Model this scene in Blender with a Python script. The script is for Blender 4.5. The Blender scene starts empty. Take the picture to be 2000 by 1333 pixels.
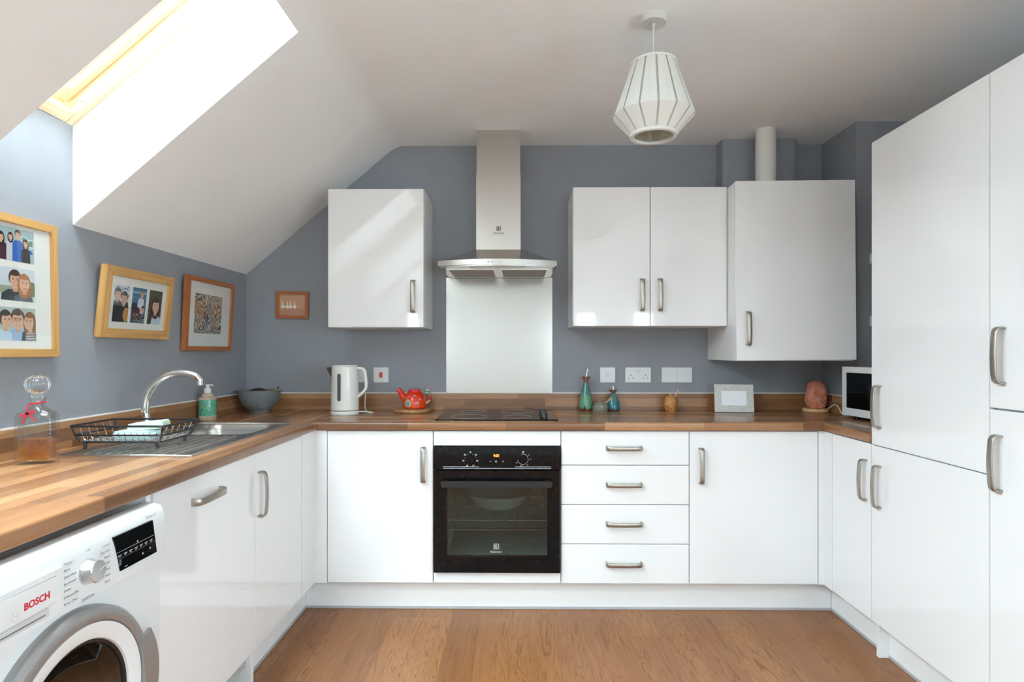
import bpy, bmesh, math, random
from mathutils import Vector, Matrix
R = math.radians
PI = math.pi
random.seed(7)
S = bpy.context.scene
COL = S.collection

# ------------------------------------------------------------------ camera
cam_d = bpy.data.cameras.new('camera')
cam = bpy.data.objects.new('camera', cam_d)
COL.objects.link(cam)
cam.location = (.398, -2.777, 1.230)
cam.rotation_euler = (R(90), 0, .010)
cam_d.sensor_width = 36
cam_d.lens = 1155.75 * 36 / 2000
cam_d.shift_y = 21.1 / 2000
cam_d.clip_start = .02
S.camera = cam

# ------------------------------------------------------------------ world: even bright overcast sky
SKY = 47.5
w = bpy.data.worlds.new('overcast_sky')
S.world = w
w.use_nodes = True
_t = w.node_tree
bg = _t.nodes['Background']
# CIE overcast luminance: (1 + 2 sin(elevation)) / 3 above the horizon, dull ground below
_c = _t.nodes.new('ShaderNodeTexCoord')
_s = _t.nodes.new('ShaderNodeSeparateXYZ')
_m = _t.nodes.new('ShaderNodeMapRange')
_r = _t.nodes.new('ShaderNodeValToRGB')
_t.links.new(_c.outputs['Generated'], _s.inputs[0])
_t.links.new(_s.outputs[2], _m.inputs[0])
_m.inputs[1].default_value, _m.inputs[2].default_value = -1, 1
_t.links.new(_m.outputs[0], _r.inputs[0])
_e = _r.color_ramp.elements
_e[0].position, _e[0].color = .49, (.245, .28, .285, 1)
_e[1].position, _e[1].color = .505, (.27, .33, .36, 1)
_q = _e.new(1.0)
_q.color = (.79, .93, 1.0, 1)
_t.links.new(_r.outputs[0], bg.inputs[0])
bg.inputs[1].default_value = SKY

# portals only guide sampling of the sky through the seen and added window openings
def portal(loc, rot, sx, sy):
    l = bpy.data.lights.new('sky_portal', 'AREA')
    l.shape = 'RECTANGLE'
    l.size, l.size_y = sx, sy
    l.cycles.is_portal = True
    o = bpy.data.objects.new('sky_portal', l)
    COL.objects.link(o)
    o.location = loc
    o.rotation_euler = rot
    return o

S.view_settings.view_transform = 'Standard'
S.view_settings.look = 'None'
S.view_settings.exposure = 0.1
S.view_settings.gamma = 1.0
S.view_settings.use_curve_mapping = False
S.cycles.use_denoising = True
S.cycles.use_adaptive_sampling = True
S.cycles.adaptive_threshold = .04
S.cycles.max_bounces = 12
S.cycles.diffuse_bounces = 7
S.cycles.glossy_bounces = 6
S.cycles.transmission_bounces = 12
S.cycles.transparent_max_bounces = 16
S.cycles.sample_clamp_indirect = 8
S.cycles.caustics_refractive = False

# ------------------------------------------------------------------ key dimensions (metres)
XL, XR = -1.165, 2.44          # left knee wall, right wall
YW, YR = .612, -4.3            # back wall, wall behind the camera
ZC = 2.412                     # flat ceiling
ZK = 1.675                     # knee where the roof slope starts
TS = math.tan(R(40.4))         # roof slope
XS = XL + (ZC - ZK) / TS       # where slope meets flat ceiling
SHAFTS = [(-1.18, -.713), (-2.64, -1.54), (-3.95, -2.85)]   # near and far edges: one roof window, then two unseen ones added for light
WT = .900                      # worktop top
WB = .862
XF, YF, XG = -.545, -.018, 1.818   # worktop front edges: left run, back run, right run
DL, DR = -.56, 1.827           # door planes of left and right runs
ZD0, ZD1 = .142, .859          # base doors

# ------------------------------------------------------------------ materials
class G:
    def __init__(s, name):
        s.m = bpy.data.materials.new(name)
        s.m.use_nodes = True
        s.t = s.m.node_tree
        s.b = s.t.nodes['Principled BSDF']
        s.o = s.t.nodes['Material Output']
    def n(s, typ, ins=None, **pr):
        nd = s.t.nodes.new('ShaderNode' + typ)
        for k, v in pr.items():
            setattr(nd, k, v)
        for k, v in (ins or {}).items():
            s.put(nd.inputs[k], v)
        return nd
    def put(s, sock, v):
        if isinstance(v, bpy.types.NodeSocket):
            s.t.links.new(v, sock)
        elif isinstance(v, bpy.types.Node):
            s.t.links.new(v.outputs[0], sock)
        else:
            sock.default_value = v
    def math(s, op, a, b=0., c=None):
        d = {0: a, 1: b}
        if c is not None:
            d[2] = c
        return s.n('Math', d, operation=op).outputs[0]
    def set(s, **k):
        for a, v in k.items():
            s.put(s.b.inputs[a.replace('_', ' ')], v)
        return s
    def ramp(s, fac, stops, interp='LINEAR'):
        nd = s.n('ValToRGB', {0: fac})
        nd.color_ramp.interpolation = interp
        e = nd.color_ramp.elements
        while len(e) < len(stops):
            e.new(.5)
        for q, (p, c) in zip(e, stops):
            q.position = p
            q.color = (*c, 1)
        return nd.outputs[0]

def srgb(r, g, b):
    f = lambda c: (c / 255 / 12.92) if c / 255 <= .04045 else ((c / 255 + .055) / 1.055) ** 2.4
    return (f(r), f(g), f(b))

M = {}
def plain(key, col, rough=.5, metal=0., var=.04, scale=30., bump=0., **k):
    g = G(key)
    pos = g.n('TexCoord').outputs['Object']
    nz = g.n('TexNoise', {'Vector': pos, 'Scale': scale, 'Detail': 3.})
    lo = tuple(c * (1 - var) for c in col)
    hi = tuple(min(1, c * (1 + var)) for c in col)
    g.set(Base_Color=g.ramp(nz.outputs[0], [(.3, lo), (.7, hi)]), Roughness=rough, Metallic=metal)
    if bump:
        bp = g.n('Bump', {'Height': nz.outputs[0], 'Strength': bump, 'Distance': .002})
        g.set(Normal=bp)
    for a, v in k.items():
        g.put(g.b.inputs[a.replace('_', ' ')], v)
    M[key] = g.m
    return g.m

plain('white_gloss', (.84, .845, .85), .06, var=.01, scale=3, Coat_Weight=.3, Coat_Roughness=.03)
plain('white_panel', (.83, .835, .835), .35, var=.01)
plain('white_plastic', (.74, .75, .755), .25, var=.01)
plain('cream_plastic', (.74, .74, .69), .25, var=.01)
plain('kettle_white', (.76, .77, .74), .22, var=.01)
plain('paint_ceiling', (.895, .91, .92), .9, var=.012, scale=6)
plain('paint_grey', (.282, .296, .325), .75, var=.03, scale=8, bump=.03)
plain('caulk', (.8, .8, .8), .5)
plain('nickel', (.44, .41, .365), .38, 1., var=.06, scale=40)
plain('steel', (.60, .58, .55), .24, 1., var=.05, scale=12)
plain('dial_metal', (.72, .72, .73), .18, 1., var=.03)
plain('chrome', (.82, .82, .83), .06, 1., var=.01)
plain('black_gloss', (.005, .005, .006), .05, var=.1, Specular_IOR_Level=.2)
plain('black_plastic', (.012, .012, .013), .35, var=.1)
plain('black_wire', (.012, .012, .014), .3, var=.1)
plain('drum_steel', (.09, .085, .07), .35, .5, var=.25, scale=25)
plain('dark_gap', (.10, .10, .10), .8)
plain('grey_seal', (.42, .43, .45), .5)
plain('grey_enamel', (.40, .43, .42), .45, var=.1)
plain('silver_plastic', (.36, .36, .36), .32, .55, var=.02)
plain('grey_ceramic', (.17, .19, .20), .45, var=.18, scale=120)
plain('mat_board', (.82, .80, .76), .8, var=.01)
plain('red_ribbon', (.62, .01, .03), .4)
plain('red_paint', (.60, .015, .03), .3)
plain('orange_led', (1., .30, .03), .4, Emission_Color=(1, .25, .02, 1), Emission_Strength=3.)
plain('grey_print', (.33, .34, .36), .6)
plain('light_print', (.62, .63, .64), .6)
plain('white_print', (.85, .85, .85), .6)
plain('black_print', (.03, .03, .03), .5)
plain('switch_grey', (.55, .55, .55), .4)
plain('mint_sponge', (.60, .72, .60), .9, var=.08, scale=200, bump=.4)
plain('blue_sponge', (.50, .66, .66), .9, var=.12, scale=200, bump=.4)
plain('avocado', (.035, .018, .018), .5, var=.3, scale=90, bump=.5)
plain('banana', (.42, .26, .03), .5, var=.3, scale=60)
plain('banana_tip', (.05, .03, .015), .7)
plain('spout_brown', (.055, .035, .03), .35)
plain('brown_glaze', (.20, .09, .05), .3, var=.3)
plain('pale_wood', (.60, .42, .24), .5, var=.12, scale=25)
plain('filter_brown', (.17, .13, .10), .4, .6, var=.2, scale=300)
plain('picture_white_reflection', (.90, .91, .93), .06, var=.02)
def thin_plastic(key, col, tr):
    g = G(key)
    nz = g.n('TexNoise', {'Vector': g.n('TexCoord').outputs['Object'], 'Scale': 20.})
    c = g.ramp(nz.outputs[0], [(.3, tuple(v * .98 for v in col)), (.7, col)])
    mx = g.n('MixShader', {0: tr, 1: g.n('BsdfDiffuse', {'Color': c}), 2: g.n('BsdfTranslucent', {'Color': c})})
    g.put(g.o.inputs[0], mx)
    M[key] = g.m
thin_plastic('lamp_white', (.84, .84, .81), .28)
thin_plastic('lamp_rib', (.80, .77, .68), .45)
plain('zinc', (.55, .57, .56), .3, .2, var=.02)

def steel_brushed(key, axis, col=(.62, .60, .57), rough=.26):
    g = G(key)
    pos = g.n('NewGeometry').outputs['Position']
    sc = {'X': (3, 600, 600), 'Z': (600, 600, 3)}[axis]
    mp = g.n('Mapping', {'Vector': pos, 'Scale': sc})
    nz = g.n('TexNoise', {'Vector': mp, 'Scale': 1., 'Detail': 2.})
    big = g.n('TexNoise', {'Vector': pos, 'Scale': 4., 'Detail': 2.})
    r = g.math('MULTIPLY_ADD', nz.outputs[0], .06, rough - .03)
    bp = g.n('Bump', {'Height': big.outputs[0], 'Strength': .25, 'Distance': .004})
    g.set(Base_Color=g.ramp(nz.outputs[0], [(.3, tuple(c * .97 for c in col)), (.7, col)]), Metallic=1., Roughness=r, Normal=bp)
    g.put(g.b.inputs['Anisotropic'], .2)
    M[key] = g.m
steel_brushed('brushed_x', 'X')
steel_brushed('brushed_z', 'Z', (.44, .42, .39), .20)

def stave(key, axis):
    g = G(key)
    sx = g.n('SeparateXYZ', {0: g.n('NewGeometry').outputs['Position']})
    X, Y, Z = sx.outputs
    u, v = (X, g.math('ADD', Y, Z)) if axis == 'X' else (Y, g.math('ADD', X, Z))
    W, L = .0445, .46
    row = g.math('FLOOR', g.math('DIVIDE', g.math('ADD', v, 10.012), W))
    h = g.n('TexWhiteNoise', {'W': row}, noise_dimensions='1D').outputs[0]
    uu = g.math('ADD', g.math('DIVIDE', u, L), g.math('MULTIPLY', h, 7.3))
    col = g.math('FLOOR', uu)
    cv = g.n('CombineXYZ', {0: row, 1: col, 2: 3.7})
    hn = g.n('TexWhiteNoise', {'Vector': cv}, noise_dimensions='3D')
    h2 = hn.outputs[0]
    base = g.ramp(h2, [(0, srgb(114, 79, 54)), (.3, srgb(146, 102, 68)), (.6, srgb(162, 117, 80)), (.85, srgb(186, 143, 103)), (1, srgb(130, 95, 71))])
    gv = g.n('CombineXYZ', {0: g.math('ADD', g.math('MULTIPLY', u, 2.2), g.math('MULTIPLY', h2, 50.)), 1: g.math('MULTIPLY', v, 110.), 2: g.math('MULTIPLY', h2, 9.)})
    n1 = g.n('TexNoise', {'Vector': gv, 'Scale': 1., 'Detail': 5., 'Roughness': .6, 'Distortion': .6})
    gv2 = g.n('CombineXYZ', {0: g.math('ADD', g.math('MULTIPLY', u, 5.), g.math('MULTIPLY', h2, 30.)), 1: g.math('MULTIPLY', v, 22.), 2: h2})
    n2 = g.n('TexNoise', {'Vector': gv2, 'Scale': 1., 'Detail': 3., 'Distortion': 1.2})
    d = g.ramp(n1.outputs[0], [(.3, (.84, .81, .79)), (.55, (1, 1, 1)), (.8, (1.0, .97, .93))])
    d2 = g.ramp(n2.outputs[0], [(.26, (.80, .76, .74)), (.5, (1, 1, 1)), (.7, (1, 1, 1))])
    m1 = g.n('MixRGB', {0: .8, 1: base, 2: d}, blend_type='MULTIPLY')
    m2 = g.n('MixRGB', {0: .75, 1: m1, 2: d2}, blend_type='MULTIPLY')
    g.set(Base_Color=m2.outputs[0], Roughness=.27, Coat_Weight=.15, Coat_Roughness=.2)
    M[key] = g.m
stave('stave_x', 'X')
stave('stave_y', 'Y')

def floor_wood():
    g = G('floor_wood')
    rnd = g.n('ObjectInfo').outputs['Random']
    sx = g.n('SeparateXYZ', {0: g.n('NewGeometry').outputs['Position']})
    X, Y, Z = sx.outputs
    off = g.math('MULTIPLY', rnd, 37.)
    gv = g.n('CombineXYZ', {0: g.math('ADD', g.math('MULTIPLY', X, 11.), off), 1: g.math('ADD', g.math('MULTIPLY', Y, 1.0), off), 2: off})
    n0 = g.n('TexNoise', {'Vector': gv, 'Scale': 1., 'Detail': 3., 'Distortion': .9})
    ring = g.math('FRACT', g.math('MULTIPLY', n0.outputs[0], 19.))
    ringc = g.ramp(ring, [(0, (.50, .36, .29)), (.22, (1, .97, .94)), (.6, (1, 1, 1)), (.85, (.90, .84, .79)), (1, (.52, .38, .31))])
    gf = g.n('CombineXYZ', {0: g.math('MULTIPLY', X, 160.), 1: g.math('MULTIPLY', Y, 5.), 2: off})
    n1 = g.n('TexNoise', {'Vector': gf, 'Scale': 1., 'Detail': 4.})
    fine = g.ramp(n1.outputs[0], [(.3, (.76, .70, .65)), (.6, (1, 1, 1))])
    n3 = g.n('TexNoise', {'Vector': gv, 'Scale': .55, 'Detail': 1.})
    base = g.ramp(g.math('ADD', g.math('MULTIPLY', rnd, .30), g.math('MULTIPLY', n3.outputs[0], .72)),
                  [(.1, srgb(126, 82, 47)), (.5, srgb(146, 98, 57)), (.9, srgb(164, 115, 68))])
    m1 = g.n('MixRGB', {0: g.ramp(n3.outputs[0], [(.35, (.25, .25, .25)), (.6, (.9, .9, .9))]), 1: base, 2: ringc}, blend_type='MULTIPLY')
    m2 = g.n('MixRGB', {0: .8, 1: m1, 2: fine}, blend_type='MULTIPLY')
    g.set(Base_Color=m2.outputs[0], Roughness=.38)
    M['floor_wood'] = g.m
floor_wood()

def grain(key, c0, c1, rough=.45, su=4., sv=90., ax='Y'):
    g = G(key)
    pos = g.n('TexCoord').outputs['Object']
    a = g.n('TexNoise', {'Vector': g.n('Mapping', {'Vector': pos, 'Scale': tuple(su if q == ax else sv for q in 'XYZ')}), 'Scale': 1., 'Detail': 4., 'Distortion': .5})
    g.set(Base_Color=g.ramp(a.outputs[0], [(.3, c0), (.7, c1)]), Roughness=rough)
    M[key] = g.m
for _a, _k in (('X', '_h'), ('Z', '_v')):
    grain('oak' + _k, srgb(176, 130, 72), srgb(204, 160, 100), ax=_a)
    grain('cherry' + _k, srgb(146, 82, 42), srgb(178, 108, 60), ax=_a)
grain('pine', srgb(232, 200, 156), srgb(248, 228, 196), .4)
grain('pine_x', srgb(232, 200, 156), srgb(248, 228, 196), .4, ax='X')
grain('board_wood', srgb(140, 96, 58), srgb(184, 134, 86), .55, 12, 60)
grain('honey_wood', srgb(150, 92, 44), srgb(208, 148, 84), .4, 30, 60)
grain('beech_base', srgb(188, 140, 92), srgb(216, 176, 124), .5, 20, 40)

def glass(key, tint=(1, 1, 1), rough=0., f=.0):
    g = G(key)
    tr = g.n('BsdfTransparent', {'Color': (*tint, 1)})
    gl = g.n('BsdfGlossy', {'Color': (1, 1, 1, 1), 'Roughness': rough})
    lw = g.n('LayerWeight', {'Blend': .5}).outputs['Facing']
    fac = g.math('MULTIPLY_ADD', g.math('POWER', lw, 5.), .95 - f, .04 + f)
    mx = g.n('MixShader', {0: fac, 1: tr, 2: gl})
    g.put(g.o.inputs[0], mx)
    M[key] = g.m
glass('window_glass', (.97, .98, .98))
glass('oven_glass', (.62, .67, .65), .0, -.01)
glass('porthole_glass', (.30, .30, .27), .0, .03)

def crystal(key, col, rough=.0, ior=1.5, twist=False):
    g = G(key)
    g.set(Base_Color=(*col, 1), Roughness=rough, IOR=ior)
    g.put(g.b.inputs['Transmission Weight'], 1.)
    M[key] = g.m
def cut_glass():
    # clear bottle: see-through, with a glossy coat broken up by diagonal cuts
    def cuts(g):
        sx = g.n('SeparateXYZ', {0: g.n('TexCoord').outputs['Object']})
        a = g.math('SINE', g.math('MULTIPLY', g.math('ADD', g.math('ADD', sx.outputs[0], sx.outputs[1]), g.math('MULTIPLY', sx.outputs[2], -.8)), 760.))
        band = g.ramp(sx.outputs[2], [(.004, (0, 0, 0)), (.008, (1, 1, 1)), (.138, (1, 1, 1)), (.142, (0, 0, 0))])
        return g.n('Bump', {'Height': g.math('MULTIPLY', a, band), 'Strength': 1., 'Distance': .0011})
    g = G('clear_glass')
    bp = cuts(g)
    tr = g.n('BsdfTransparent', {'Color': (.90, .915, .91, 1)})
    gl = g.n('BsdfGlossy', {'Color': (1, 1, 1, 1), 'Roughness': .03, 'Normal': bp})
    lw = g.n('LayerWeight', {'Blend': .5, 'Normal': bp}).outputs['Facing']
    fac = g.math('MULTIPLY_ADD', g.math('POWER', lw, 3.), .5, .04)
    g.put(g.o.inputs[0], g.n('MixShader', {0: fac, 1: tr, 2: gl}))
    M['clear_glass'] = g.m
    g = G('whisky')
    g.set(Base_Color=(.86, .27, .003, 1), Roughness=.02, IOR=1.33, Normal=cuts(g))
    g.put(g.b.inputs['Transmission Weight'], 1.)
    M['whisky'] = g.m
cut_glass()
crystal('crystal', (.97, .98, .98))

def salt():
    g = G('salt')
    pos = g.n('TexCoord').outputs['Object']
    n = g.n('TexNoise', {'Vector': pos, 'Scale': 28., 'Detail': 6., 'Roughness': .7})
    bp = g.n('Bump', {'Height': n.outputs[0], 'Strength': .6, 'Distance': .008})
    g.set(Base_Color=g.ramp(n.outputs[0], [(.3, srgb(178, 92, 66)), (.5, srgb(214, 132, 102)), (.75, srgb(238, 186, 162))]), Roughness=.4, Normal=bp)
    g.put(g.b.inputs['Subsurface Weight'], .15)
    g.put(g.b.inputs['Subsurface Radius'], (.02, .01, .006))
    M['salt'] = g.m
salt()

def floral(key, base, cols, scale, band=None):
    g = G(key)
    pos = g.n('TexCoord').outputs['Object']
    v = g.n('TexVoronoi', {'Vector': pos, 'Scale': scale})
    h = g.n('SeparateColor', {0: v.outputs['Color']}).outputs[0]
    dots = g.ramp(h, [(i / len(cols), c) for i, c in enumerate(cols)], 'CONSTANT')
    msk = g.ramp(v.outputs['Distance'], [(.34, (1, 1, 1)), (.42, (0, 0, 0))])
    mx = g.n('MixRGB', {0: msk, 1: (*base, 1), 2: dots})
    g.set(Base_Color=mx.outputs[0], Roughness=.18)
    M[key] = g.m
floral('floral_green', srgb(84, 160, 130), [srgb(40, 90, 110), srgb(90, 180, 140), srgb(60, 110, 160), srgb(190, 150, 60), srgb(40, 130, 100), srgb(30, 70, 60)], 150)
floral('dispenser_band', srgb(196, 178, 156), [srgb(110, 66, 60), srgb(84, 84, 96), srgb(180, 150, 120)], 300)
floral('stone_glaze', srgb(120, 122, 108), [srgb(70, 82, 78), srgb(160, 158, 140), srgb(96, 104, 96)], 220)
floral('mosaic_silver', (.62, .61, .57), [(.75, .74, .70), (.5, .5, .46), (.68, .67, .62)], 150)
floral('spot_patch', srgb(120, 150, 150), [srgb(90, 120, 130), srgb(190, 150, 160), srgb(150, 170, 170)], 260)

def two_glaze(key, lo, mid, hi, z0, z1, rough=.15):
    g = G(key)
    tc = g.n('TexCoord').outputs['Object']
    z = g.n('SeparateXYZ', {0: tc}).outputs[2]
    nz = g.n('TexNoise', {'Vector': g.n('Mapping', {'Vector': tc, 'Scale': (60, 60, 14)}), 'Scale': 1., 'Detail': 3.})
    t = g.math('ADD', g.math('DIVIDE', g.math('SUBTRACT', z, z0), z1 - z0), g.math('MULTIPLY_ADD', nz.outputs[0], .7, -.35))
    g.set(Base_Color=g.ramp(t, [(0, lo), (.08, lo), (.14, mid), (.6, mid), (.75, hi), (1, hi)]), Roughness=rough)
    M[key] = g.m
two_glaze('green_glaze', srgb(90, 50, 36), srgb(92, 150, 118), srgb(70, 118, 118), 0, .14)
two_glaze('blue_glaze', srgb(80, 50, 40), srgb(52, 116, 128), srgb(86, 120, 112), 0, .09)
two_glaze('orange_glaze', srgb(150, 20, 50), srgb(214, 66, 20), srgb(206, 44, 18), -.02, .10, .1)

def printed():
    g = G('print_colour')
    a = g.n('Attribute', attribute_name='Col')
    nz = g.n('TexNoise', {'Scale': 90., 'Detail': 2.})
    mx = g.n('MixRGB', {0: .12, 1: a.outputs['Color'], 2: nz.outputs[0]}, blend_type='OVERLAY')
    g.set(Base_Color=mx.outputs[0], Roughness=.3)
    M['print'] = g.m
printed()

def zebra():
    g = G('zebra_print')
    pos = g.n('TexCoord').outputs['Object']
    sx = g.n('SeparateXYZ', {0: pos})
    n = g.n('TexNoise', {'Vector': g.n('Mapping', {'Vector': pos, 'Scale': (14, 14, 8)}), 'Scale': 1., 'Detail': 1.5})
    s = g.math('FRACT', g.math('ADD', g.math('MULTIPLY', n.outputs[0], 16.), g.math('MULTIPLY', sx.outputs[2], 26.)))
    st = g.ramp(s, [(0, srgb(40, 40, 46)), (.45, srgb(60, 62, 70)), (.55, srgb(190, 184, 170)), (1, srgb(205, 198, 182))])
    n2 = g.n('TexNoise', {'Vector': g.n('Mapping', {'Vector': pos, 'Scale': (40, 40, 12), 'Location': (3, 3, 3)}), 'Scale': 1., 'Detail': 3.})
    t = g.ramp(n2.outputs[0], [(.56, (0, 0, 0)), (.64, (1, 1, 1))])
    mx = g.n('MixRGB', {0: t, 1: st, 2: (*srgb(190, 132, 78), 1)})
    g.set(Base_Color=mx.outputs[0], Roughness=.5)
    M['zebra'] = g.m
zebra()

# ------------------------------------------------------------------ mesh helpers
def link(name, me, mat, parent=None, loc=(0, 0, 0), rot=(0, 0, 0)):
    o = bpy.data.objects.new(name, me)
    COL.objects.link(o)
    if mat is not None and not me.materials:
        me.materials.append(M[mat] if isinstance(mat, str) else mat)
    o.parent = parent
    o.location = loc
    o.rotation_euler = rot
    return o

def from_bm(name, bm, mat, parent=None, smooth=False, loc=(0, 0, 0), rot=(0, 0, 0), ang=40):
    bmesh.ops.recalc_face_normals(bm, faces=bm.faces)
    me = bpy.data.meshes.new(name)
    bm.to_mesh(me)
    bm.free()
    if smooth:
        me.shade_smooth()
        me.set_sharp_from_angle(angle=R(ang))
    return link(name, me, mat, parent, loc, rot)

def bm_box(bm, x0, x1, y0, y1, z0, z1):
    vs = [bm.verts.new((x, y, z)) for z in (z0, z1) for y in (y0, y1) for x in (x0, x1)]
    for f in ((0, 1, 3, 2), (4, 6, 7, 5), (0, 4, 5, 1), (2, 3, 7, 6), (0, 2, 6, 4), (1, 5, 7, 3)):
        bm.faces.new([vs[i] for i in f])

def box(name, x0, x1, y0, y1, z0, z1, mat, parent=None, bev=.0012, seg=2, loc=(0, 0, 0), rot=(0, 0, 0)):
    bm = bmesh.new()
    bm_box(bm, x0, x1, y0, y1, z0, z1)
    if bev:
        bmesh.ops.bevel(bm, geom=bm.edges[:], offset=bev, segments=seg, affect='EDGES', clamp_overlap=True)
    return from_bm(name, bm, mat, parent, bool(bev), loc, rot)

def boxes(name, lst, mat, parent=None, bev=0, loc=(0, 0, 0), rot=(0, 0, 0)):
    bm = bmesh.new()
    for b in lst:
        bm_box(bm, *b)
    if bev:
        bmesh.ops.bevel(bm, geom=bm.edges[:], offset=bev, segments=2, affect='EDGES', clamp_overlap=True)
    return from_bm(name, bm, mat, parent, bool(bev), loc, rot)

def lathe(name, prof, mat, parent=None, n=40, loc=(0, 0, 0), rot=(0, 0, 0), ang=40, squash=None, flute=0, fn=0):
    bm = bmesh.new()
    rings = []
    for (r, z) in prof:
        if r < 1e-6:
            rings.append([bm.verts.new((0, 0, z))])
        else:
            ring = []
            for i in range(n):
                a = 2 * PI * i / n
                rr = r * (1 + flute * math.cos(fn * a)) if fn else r
                ring.append(bm.verts.new((rr * math.cos(a), rr * math.sin(a) * (squash or 1), z)))
            rings.append(ring)
    for a, b in zip(rings, rings[1:]):
        if len(a) == 1 and len(b) == 1:
            continue
        for i in range(n):
            j = (i + 1) % n
            if len(a) == 1:
                bm.faces.new((a[0], b[i], b[j]))
            elif len(b) == 1:
                bm.faces.new((a[i], a[j], b[0]))
            else:
                bm.faces.new((a[i], a[j], b[j], b[i]))
    return from_bm(name, bm, mat, parent, True, loc, rot, ang)

def bm_tube(bm, pts, r, n=8, closed=False, caps=True, rs=None):
    P = [Vector(p) for p in pts]
    m = len(P)
    T = []
    for i in range(m):
        a = P[(i - 1) % m] if (closed or i > 0) else P[i]
        b = P[(i + 1) % m] if (closed or i < m - 1) else P[i]
        T.append((b - a).normalized())
    up = Vector((0, 0, 1)) if abs(T[0].z) < .9 else Vector((1, 0, 0))
    N = (up - T[0] * up.dot(T[0])).normalized()
    rings = []
    for i in range(m):
        N = (N - T[i] * N.dot(T[i])).normalized()
        B = T[i].cross(N)
        rr = rs[i] if rs else r
        rings.append([bm.verts.new(P[i] + (N * math.cos(2 * PI * k / n) + B * math.sin(2 * PI * k / n)) * rr) for k in range(n)])
    cnt = m if closed else m - 1
    for i in range(cnt):
        a, b = rings[i], rings[(i + 1) % m]
        for k in range(n):
            bm.faces.new((a[k], a[(k + 1) % n], b[(k + 1) % n], b[k]))
    if caps and not closed:
        bm.faces.new(rings[0][::-1])
        bm.faces.new(rings[-1])

def tube(name, pts, r, mat, parent=None, n=10, closed=False, rs=None, loc=(0, 0, 0), rot=(0, 0, 0)):
    bm = bmesh.new()
    bm_tube(bm, pts, r, n, closed, True, rs)
    return from_bm(name, bm, mat, parent, True, loc, rot, 50)

def tubes(name, lst, r, mat, parent=None, n=6, loc=(0, 0, 0)):
    bm = bmesh.new()
    for p in lst:
        bm_tube(bm, p, r, n)
    return from_bm(name, bm, mat, parent, True, loc, ang=50)

def arc(cx, cy, r, a0, a1, n):
    return [(cx + r * math.cos(R(a0 + (a1 - a0) * i / n)), cy + r * math.sin(R(a0 + (a1 - a0) * i / n))) for i in range(n + 1)]

def spline(pts, n=8):
    """Catmull-Rom through pts."""
    P = [Vector(p) for p in pts]
    P = [P[0] * 2 - P[1]] + P + [P[-1] * 2 - P[-2]]
    out = []
    for i in range(1, len(P) - 2):
        for k in range(n):
            t = k / n
            a, b, c, d = P[i - 1:i + 3]
            out.append(.5 * ((2 * b) + (c - a) * t + (2 * a - 5 * b + 4 * c - d) * t * t + (3 * b - a - 3 * c + d) * t ** 3))
    out.append(P[-2])
    return out

def prism(name, poly, axis, a0, a1, mat, parent=None, bev=0, smooth=False, loc=(0, 0, 0), rot=(0, 0, 0), ang=30):
    """poly: 2D points in the two other axes (in xyz order); extruded along axis."""
    def p3(u, v, a):
        return {'X': (a, u, v), 'Y': (u, a, v), 'Z': (u, v, a)}[axis]
    bm = bmesh.new()
    A = [bm.verts.new(p3(u, v, a0)) for u, v in poly]
    B = [bm.verts.new(p3(u, v, a1)) for u, v in poly]
    bm.faces.new(A)
    bm.faces.new(B[::-1])
    n = len(poly)
    for i in range(n):
        bm.faces.new((A[i], B[i], B[(i + 1) % n], A[(i + 1) % n]))
    if bev:
        bmesh.ops.recalc_face_normals(bm, faces=bm.faces)
        bmesh.ops.bevel(bm, geom=bm.edges[:], offset=bev, segments=2, affect='EDGES', clamp_overlap=True)
    return from_bm(name, bm, mat, parent, smooth or bool(bev), loc, rot, ang)

def quad_sheet(bm, grid):
    V = [[bm.verts.new(p) for p in row] for row in grid]
    for a, b in zip(V, V[1:]):
        for i in range(len(a) - 1):
            bm.faces.new((a[i], a[i + 1], b[i + 1], b[i]))

def text(name, s, size, loc, rot, mat, parent=None, align='CENTER', ext=.0002, bold=0.):
    c = bpy.data.curves.new(name, 'FONT')
    c.body = s
    c.size = size
    c.align_x = align
    c.align_y = 'CENTER'
    c.extrude = ext
    c.resolution_u = 3
    c.offset = bold
    o = bpy.data.objects.new('tmp_text', c)
    COL.objects.link(o)
    dg = bpy.context.evaluated_depsgraph_get()
    me = bpy.data.meshes.new_from_object(o.evaluated_get(dg))
    bpy.data.objects.remove(o)
    bpy.data.curves.remove(c)
    me.name = name
    me.materials.clear()
    return link(name, me, mat, parent, loc, rot)

class Print:
    """A flat colour print: layered polygons on one sheet (u right, v up)."""
    def __init__(s):
        s.v, s.f, s.c, s.k = [], [], [], 0
    def poly(s, pts, col):
        b = len(s.v)
        for p in pts:
            s.v.append((p[0], p[1], s.k * .00002))
        s.f.append(list(range(b, b + len(pts))))
        s.c.append(col)
        s.k += 1
        return s
    def rect(s, x0, y0, x1, y1, col):
        return s.poly([(x0, y0), (x1, y0), (x1, y1), (x0, y1)], col)
    def ell(s, cx, cy, rx, ry, col, rot=0, n=18):
        c, q = math.cos(R(rot)), math.sin(R(rot))
        return s.poly([(cx + rx * math.cos(2 * PI * i / n) * c - ry * math.sin(2 * PI * i / n) * q,
                        cy + rx * math.cos(2 * PI * i / n) * q + ry * math.sin(2 * PI * i / n) * c) for i in range(n)], col)
    def build(s, name, parent=None, loc=(0, 0, 0), rot=(0, 0, 0)):
        me = bpy.data.meshes.new(name)
        me.from_pydata(s.v, [], s.f)
        a = me.color_attributes.new('Col', 'FLOAT_COLOR', 'CORNER')
        i = 0
        for f, c in zip(s.f, s.c):
            for _ in f:
                a.data[i].color = (*c, 1)
                i += 1
        return link(name, me, 'print', parent, loc, rot)
FACE_Y = (R(90), 0, 0)            # text / print facing the camera (-Y)
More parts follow.
